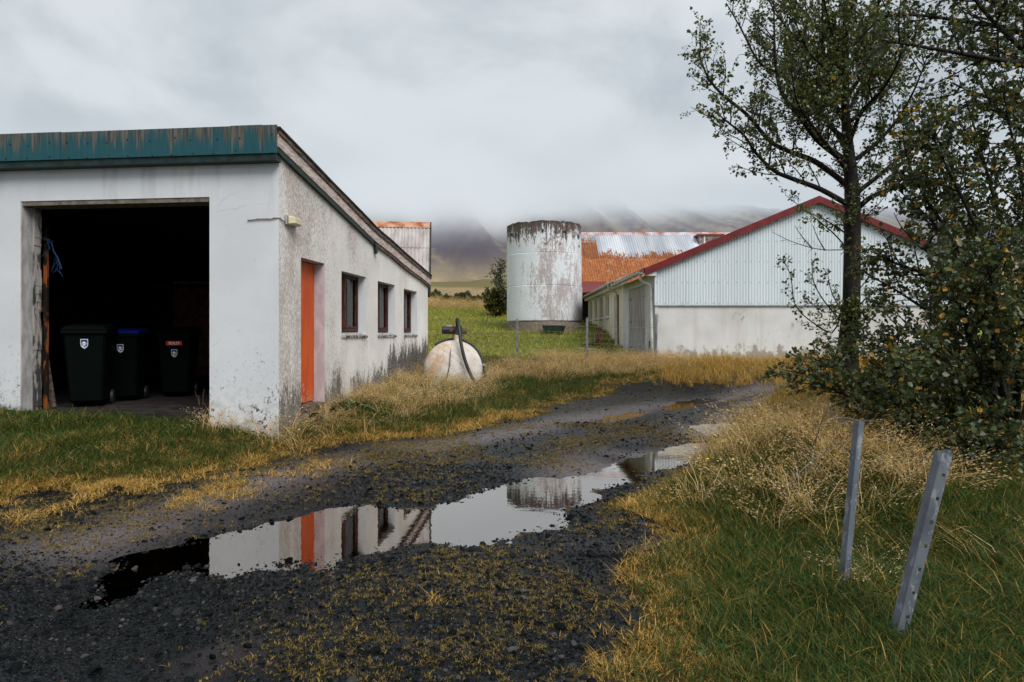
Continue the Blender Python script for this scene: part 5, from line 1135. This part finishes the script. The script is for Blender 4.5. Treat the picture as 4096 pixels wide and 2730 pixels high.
for l_, dy, r0 in main:
    l_ = [(3390+(a_-3390)*(.93 if a_ < 3390 else 1), b_) for a_, b_ in l_]
    q = smooth_path(pth(l_, TYY, dy), 4); T.limb(q, r0, .008, 6)
    L = sum((b-a).length for a, b in zip(q[:-1], q[1:]))
    for k in range(int(L/.15)):
        u = T.rg.uniform(.16, .97); j = int(u*(len(q)-1)); ax = (q[min(j+1, len(q)-1)]-q[j-1 if j else 0]).normalized(); side = T.rv(); side.z = abs(side.z)*.7; side = (side-ax*side.dot(ax)).normalized()
        sb_ = T.curve(q[j], ax*.6+side*.75+Vector((0, 0, .15)), (1.0-.5*u)*T.rg.uniform(.5, 1.2), 6, .07, .12); T.limb(sb_, .011, .004, 4); T.twigs(sb_, .105, .28, 6, up=.12)
    T.twigs(q, .13, .32, 5, lo=.2, up=.12)
# top of the trunk
for k in range(26):
    u = T.rg.uniform(0, 1); p0 = P(3384, 250-700*u, TYY); a = T.rg.uniform(0, 6.28); sb_ = T.curve(p0, (math.cos(a), math.sin(a), .9), 1.5*(1.1-u)+.2, 7, .08, .1); T.limb(sb_, .018, .005, 4); T.twigs(sb_, .10, .32, 5)
for k in range(30):
    yy = T.rg.uniform(150, 1000); a = T.rg.uniform(0, 6.28); sb_ = T.curve(P(3395+T.rg.uniform(-12, 12), yy, TYY), (math.cos(a), math.sin(a), .7), T.rg.uniform(.5, 1.3), 6, .06, .13); T.limb(sb_, .010, .004, 4); T.twigs(sb_, .10, .30, 6, up=.1)
# low sprigs over the barn wall
for l_, dy, lf in (([(3364, 1255), (3330, 1330), (3260, 1297), (3182, 1224), (3163, 1103), (3127, 1036)], -.4, 4), ([(3370, 1290), (3300, 1210), (3255, 1130), (3250, 1060)], -.3, 4), ([(3400, 1300), (3330, 1180), (3310, 1090)], .2, 4), ([(3395, 1220), (3300, 1250), (3210, 1180)], -.2, 4),
                   ([(3420, 1240), (3480, 1180), (3530, 1150)], -.3, 4), ([(3420, 1300), (3490, 1260), (3550, 1240)], .2, 4), ([(3420, 1180), (3480, 1100), (3500, 1040)], .2, 4), ([(3400, 1010), (3330, 930), (3230, 850), (3140, 780)], .2, 3), ([(3390, 940), (3300, 880), (3200, 840)], -.4, 3)):
    q = smooth_path(pth(l_, TYY-.1, dy), 3); T.limb(q, .014, .004, 4); T.twigs(q, .085, .26, lf, lo=.15)
for l_ in ([(3370, 1000), (3290, 1000), (3220, 985), (3150, 960), (3090, 930)], [(3250, 995), (3210, 950), (3180, 905)], [(3300, 1003), (3270, 950), (3250, 900)]):
    q = smooth_path(pth(l_, TYY-.1, -.3), 3); T.limb(q, .010, .003, 4); T.twigs(q, .13, .18, 1, bare=.8, sub=False)
for k in range(60):
    p0 = P(3395+T.rg.uniform(-25, 25), T.rg.uniform(1230, 1480), TYY-.12); T.twigs([p0, p0+Vector((T.rg.uniform(-.3, .3), -.1, .25))], .14, .22, 5)
T.build('broadleaf_tree', 'tall thin-leaved tree standing at the bend of the track before the barn', tb, .053, ((.028, .048, .013), (.130, .150, .040)), .02)

# --- big yellowing shrub at the right edge
Sx = Tree(11); sb0 = Vector((4.75, 6.5, hz(4.75, 6.5)))
stems = [([(3990, 1690), (3890, 1560), (3700, 1520), (3520, 1560), (3380, 1510), (3220, 1420)], 6.4, .5), ([(3990, 1690), (3850, 1620), (3650, 1600), (3480, 1620), (3330, 1560), (3215, 1490)], 6.3, -.2), ([(4000, 1690), (3900, 1480), (3750, 1360), (3620, 1330), (3500, 1400)], 6.4, .3),
         ([(4000, 1690), (3920, 1420), (3830, 1250), (3700, 1110), (3560, 1050), (3480, 1010)], 6.3, .5), ([(4010, 1690), (3960, 1380), (3900, 1150), (3760, 900), (3640, 700), (3600, 560)], 6.3, .2), ([(4010, 1690), (3990, 1300), (3950, 1050), (3850, 820), (3760, 640), (3700, 500)], 6.4, -.4),
         ([(4020, 1690), (4030, 1300), (4020, 1000), (3960, 780), (3900, 560), (3850, 400)], 6.5, .4), ([(4020, 1690), (4080, 1350), (4100, 1050), (4080, 760), (4030, 520), (4000, 360)], 6.4, -.3), ([(4010, 1700), (3880, 1660), (3700, 1680), (3560, 1650), (3440, 1620)], 6.2, -.5),
         ([(4020, 1700), (3940, 1690), (3800, 1720), (3700, 1710), (3600, 1680)], 6.1, -.7), ([(4040, 1700), (4020, 1730), (3940, 1780), (3880, 1790), (3820, 1740)], 5.9, -.8), ([(4060, 1700), (4130, 1450), (4180, 1200), (4190, 900)], 6.4, .3), ([(4000, 1690), (3900, 1540), (3780, 1440), (3650, 1420), (3560, 1480)], 6.1, -.6),
         ([(4000, 1690), (3930, 1520), (3870, 1380), (3830, 1220), (3740, 1060), (3650, 960)], 6.1, -.7), ([(4010, 1690), (3980, 1500), (3960, 1350), (3960, 1150), (3900, 960)], 6.0, -.6), ([(4040, 1690), (4060, 1520), (4080, 1350), (4060, 1180)], 6.0, -.7), ([(3990, 1690), (3860, 1590), (3740, 1560), (3600, 1520), (3470, 1500)], 6.9, .8),
         ([(4000, 1690), (3880, 1480), (3750, 1290), (3600, 1180), (3520, 1130)], 6.8, .8), ([(4010, 1690), (3920, 1300), (3800, 1000), (3690, 860), (3580, 760)], 6.7, .8), ([(4010, 1690), (3960, 1250), (3860, 950), (3780, 760), (3740, 600)], 6.8, .6)]
for l_, Y0, dy in stems:
    l_ = [(a_-18*(i > 0)+30, b_) for i, (a_, b_) in enumerate(l_)]
    q = smooth_path(pth(l_, Y0, dy), 4); q[0] = sb0+Vector((Sx.rg.uniform(-.15, .15), Sx.rg.uniform(-.15, .15), -.05)); Sx.limb(q, .034, .006, 6)
    L = sum((b-a).length for a, b in zip(q[:-1], q[1:])); lowst = l_[-1][1] > 1350
    for k in range(int(L/(.11 if lowst else .17))):
        u = Sx.rg.uniform(.2, .97); j = int(u*(len(q)-1)); ax = (q[min(j+1, len(q)-1)]-q[max(j-1, 0)]).normalized(); side = Sx.rv(); side = (side-ax*side.dot(ax)).normalized()
        s2 = Sx.curve(q[j], ax*.7+side*.7, (.8-.35*u)*Sx.rg.uniform(.4, 1.15), 5, .02 if lowst else .05, .13); Sx.limb(s2, .008, .003, 4); Sx.twigs(s2, .085, .20, 6, up=.05)
    Sx.twigs(q,   .09 if lowst else .10, .22, 6, lo=.2, up=.05)
Sx.build('yellowing_shrub', 'dense dark shrub with scattered yellow leaves at the right edge', sb0, .050, ((.020, .040, .014), (.105, .130, .050)), .095, cat='shrub')

# --- tree outside the frame on the right whose boughs reach in above
U = Tree(23); ub = Vector((6.6, 6.8, hz(6.6, 6.8)))
U.wood.tube(smooth_path([ub-Vector((0, 0, .1)), ub+Vector((.02, 0, 1.2)), ub+Vector((-.1, .05, 2.4)), ub+Vector((-.05, .1, 3.6)), ub+Vector((-.2, .1, 5.0)), ub+Vector((-.3, .1, 6.8))], 3), list(np.linspace(.16, .03, 16)), 10)
for l_, Y0, dy in (([(4600, 420), (4300, 330), (4096, 262), (3900, 225), (3700, 190), (3520, 160)], 6.8, -.6), ([(4590, 500), (4250, 330), (4050, 160), (3930, 40), (3840, -90)], 6.8, -.3), ([(4580, 300), (4200, 120), (4000, 20), (3800, -60), (3640, -120)], 6.8, .5),
                   ([(4600, 560), (4300, 480), (4120, 420), (3950, 390), (3800, 330)], 6.9, .6), ([(4600, 640), (4320, 600), (4150, 560), (4030, 480), (3940, 420)], 6.8, -.5), ([(4570, 200), (4300, 0), (4150, -150)], 6.8, .2), ([(4590, 380), (4280, 250), (4080, 130), (3880, 90), (3650, 60), (3500, 70)], 6.9, .5)):
    q = smooth_path(pth(l_, Y0, dy), 4); U.limb(q, .045, .007, 6); L = sum((b-a).length for a, b in zip(q[:-1], q[1:]))
    for k in range(int(L/.15)):
        u = U.rg.uniform(.15, .97); j = int(u*(len(q)-1)); ax = (q[min(j+1, len(q)-1)]-q[max(j-1, 0)]).normalized(); side = U.rv(); side = (side-ax*side.dot(ax)).normalized()
        s2 = U.curve(q[j], ax*.7+side*.75, (1.0-.45*u)*U.rg.uniform(.4, 1.1), 5, .03, .12); U.limb(s2, .010, .003, 4); U.twigs(s2, .10, .24, 5, up=.03)
    U.twigs(q, .10, .26, 5, lo=.2)
U.build('overhanging_tree', 'tree at the far right whose leafy boughs hang into the upper corner', ub, .048, ((.020, .040, .014), (.105, .130, .048)), .08)

# --- small tree left of the silo, hillside bushes
def small_tree(seed, name, label, px, pyb, pyt, Y, wpx, leafs, cols, ye=.01, group=None, cat='tree', nst=5, lsz=.10):
    Q = Tree(seed); b = P(px, pyb, Y); b.z = hz(b.x, Y)-.05; top = P(px, pyt, Y).z; hh = top-b.z; wd = wpx/F*Y/2
    for k in range(nst):
        e = Vector((b.x+Q.rg.uniform(-1, 1)*wd*.7, Y+Q.rg.uniform(-1, 1)*wd*.7, b.z+hh*Q.rg.uniform(.6, .95))) if k else Vector((b.x, Y, top-.1*hh))
        mid = b.lerp(e, .5)+Vector((Q.rg.uniform(-.15, .15)*wd, 0, .1*hh)); q = smooth_path([b, mid, e], 6); Q.limb(q, .035*hh/3.5, .008, 5)
        for j in range(3, len(q)):
            for _ in range(3):
                s2 = Q.curve(q[j], Q.rv()+Vector((0, 0, .5)), wd*Q.rg.uniform(.3, .75), 4, .05, .15); Q.limb(s2, .012, .005, 3); Q.twigs(s2, .16*hh/3.5, .30*hh/3.5, leafs, sub=False)
    return Q.build(name, label, b, lsz, cols, ye, group, cat)
GR = ((.030, .045, .018), (.075, .095, .040))
small_tree(5, 'slender_tree', 'slender small-leaved tree growing just left of the silo', 2000, 1245, 1010, 41, 95, 3, ((.040, .058, .022), (.12, .14, .06)), nst=5, lsz=.13)
small_tree(6, 'round_bush', 'round green bush at the foot of the slender tree', 1990, 1250, 1165, 40, 110, 8, ((.028, .042, .012), (.085, .085, .025)), .05, cat='bush', nst=9, lsz=.12)
for i, (px, pyb, pyt, Y, wpx, lab) in enumerate(((1850, 1222, 1180, 52, 70, 'low dark bush in the middle of the pale hillside grass'), (1905, 1232, 1200, 50, 60, 'low grey-green bush right of the middle on the hillside grass'), (1790, 1228, 1195, 52, 55, 'low dark bush in pale grass nearest the garage gable'), (1735, 1215, 1180, 56, 70, 'dark bush on the hillside just past the shed edge'))):
    small_tree(40+i, 'hillside_bush', lab, px, pyb, pyt, Y, wpx, 6, GR, .02, 'bushes on the hillside', 'bush', 6, .14)

# --- broad-leaved weeds
def weed(label, x_, y_, n, ln, seed, name='dock_weed'):
    rg = random.Random(seed); M_ = MB(); o = thing(name, label, 'plant', (x_, y_, hz(x_, y_)-.01))
    for k in range(n):
        a = rg.uniform(0, 6.28); l_ = ln*rg.uniform(.55, 1.15); el = rg.uniform(.35, 1.1); w_ = l_*.17; lf = MB(); d = Vector((math.cos(a), math.sin(a), 0)); sd = Vector((-d.y, d.x, 0)); seg = 6; row = []
        for i in range(seg+1):
            u = i/seg; c_ = d*(l_*u*math.cos(el*(1-.5*u)))+Vector((0, 0, l_*(u*math.sin(el)-.55*u*u))); ww = w_*math.sin(math.pi*min(1, .08+.92*u))**.8*(1 if i < seg else .1)
            row.append((c_-sd*ww+Vector((0, 0, ww*.35)), c_, c_+sd*ww+Vector((0, 0, ww*.35))))
        for r_ in row: lf.v += [tuple(p) for p in r_]
        for i in range(seg): b = i*3; lf.f += [(b, b+1, b+4, b+3), (b+1, b+2, b+5, b+4)]
        me = bpy.data.meshes.new('weed_leaf'); me.from_pydata(lf.v, [], lf.f); me.update(); me.polygons.foreach_set('use_smooth', [True]*len(me.polygons)); me.materials.append(M_WEED); link('weed_leaf', me, o)
    return o
M_WEED = flat_mat('weed_leaf_green', (.020, .050, .016), (.060, .105, .034), 14, .5, .4)
for i, (px, py, n, ln, lab) in enumerate(((1240, 1690, 14, .36, 'leafy dock weed below the orange door'), (1310, 1660, 12, .34, 'dark dock weed right of the orange door step'), (1400, 1640, 8, .42, 'tall dock weed against the side wall under the first window'),
                                     (2840, 2620, 12, .11, 'pointed green weed low in the near grass left of the posts'), (350, 1690, 9, .20, 'green weed in front of the open garage doorway'), (170, 1665, 8, .22, 'green weed at the foot of the left jamb'), (1000, 1735, 8, .16, 'small weed at the foot of the white garage pillar'),
                                     (3300, 2650, 8, .10, 'broad green weed at the lower edge between the posts and track'))):
    x_, y_ = ghit(px, py); weed(lab, x_, y_, n, ln, 60+i)
# dry stalks: by the tank and in the doorway
def stalks(label, x_, y_, n, h_, lean, seed, spread=.12):
    rg = random.Random(seed); o = thing('dry_stalks', label, 'plant', (x_, y_, hz(x_, y_)-.02))
    for k in range(n):
        a = (rg.gauss(lean[0], spread), rg.gauss(lean[1], spread)); hh = h_*rg.uniform(.6, 1.1); b = (rg.uniform(-.06, .06), rg.uniform(-.06, .06)); q = [Vector((b[0]+a[0]*hh*u*(.6+.4*u), b[1]+a[1]*hh*u, hh*u)) for u in (0, .33, .66, 1)]
        s_ = MB().tube(q, [.002, .0018, .0014, .0008], 4)
        for i in range(6):
            c_ = q[2].lerp(q[3], i/6); s_.tube([c_, c_+Vector((rg.uniform(-.02, .02), rg.uniform(-.02, .02), .03))], [.0022, .0008], 3)
        s_.build('stalk', M_STRAW, o)
M_STRAW = flat_mat('dry_straw', (.30, .21, .09), (.48, .36, .19), 9, .8)
xq = P(1775, 1330, 16.6); stalks('spray of tall dry stalks leaning right behind the fuel tank', xq.x, 16.6, 16, 1.35, (.42, 0), 3, .16)
x_, y_ = ghit(800, 1690); stalks('few dry grass stalks beside the right side of the doorway', x_, y_, 5, .45, (.0, 0), 5, .18)
x_, y_ = ghit(1955, 1545); stalks('dry stalks at the right end of the fuel tank', x_, y_, 10, .5, (.1, 0), 6, .3)
M_PETAL = flat_mat('yellow_petals', (.60, .36, .02), (.75, .50, .05), 9, .6)
for i, (px, py, hh) in enumerate(((1195, 1790, .2), (2780, 1920, .28), (2830, 1960, .25), (2860, 1880, .3), (2890, 1900, .27), (2930, 1965, .24))):
    x_, y_ = ghit(px, py); o = thing('yellow_flower', ('single yellow flower in the grass before the garage corner' if i == 0 else NTH[i-1]+' from the left of the yellow flowers on the right bank'), 'flower', (x_, y_, hz(x_, y_)), group='yellow flowers in the verge grass')
    MB().tube([(0, 0, 0), (.01, 0, hh*.5), (.0, 0, hh)], .002, 4).build('stem', M_WEED, o); MB().lathe([(0, hh+.006), (.010, hh+.010), (.014, hh+.004), (.004, hh-.004)], 9).build('flower_head', M_PETAL, o)
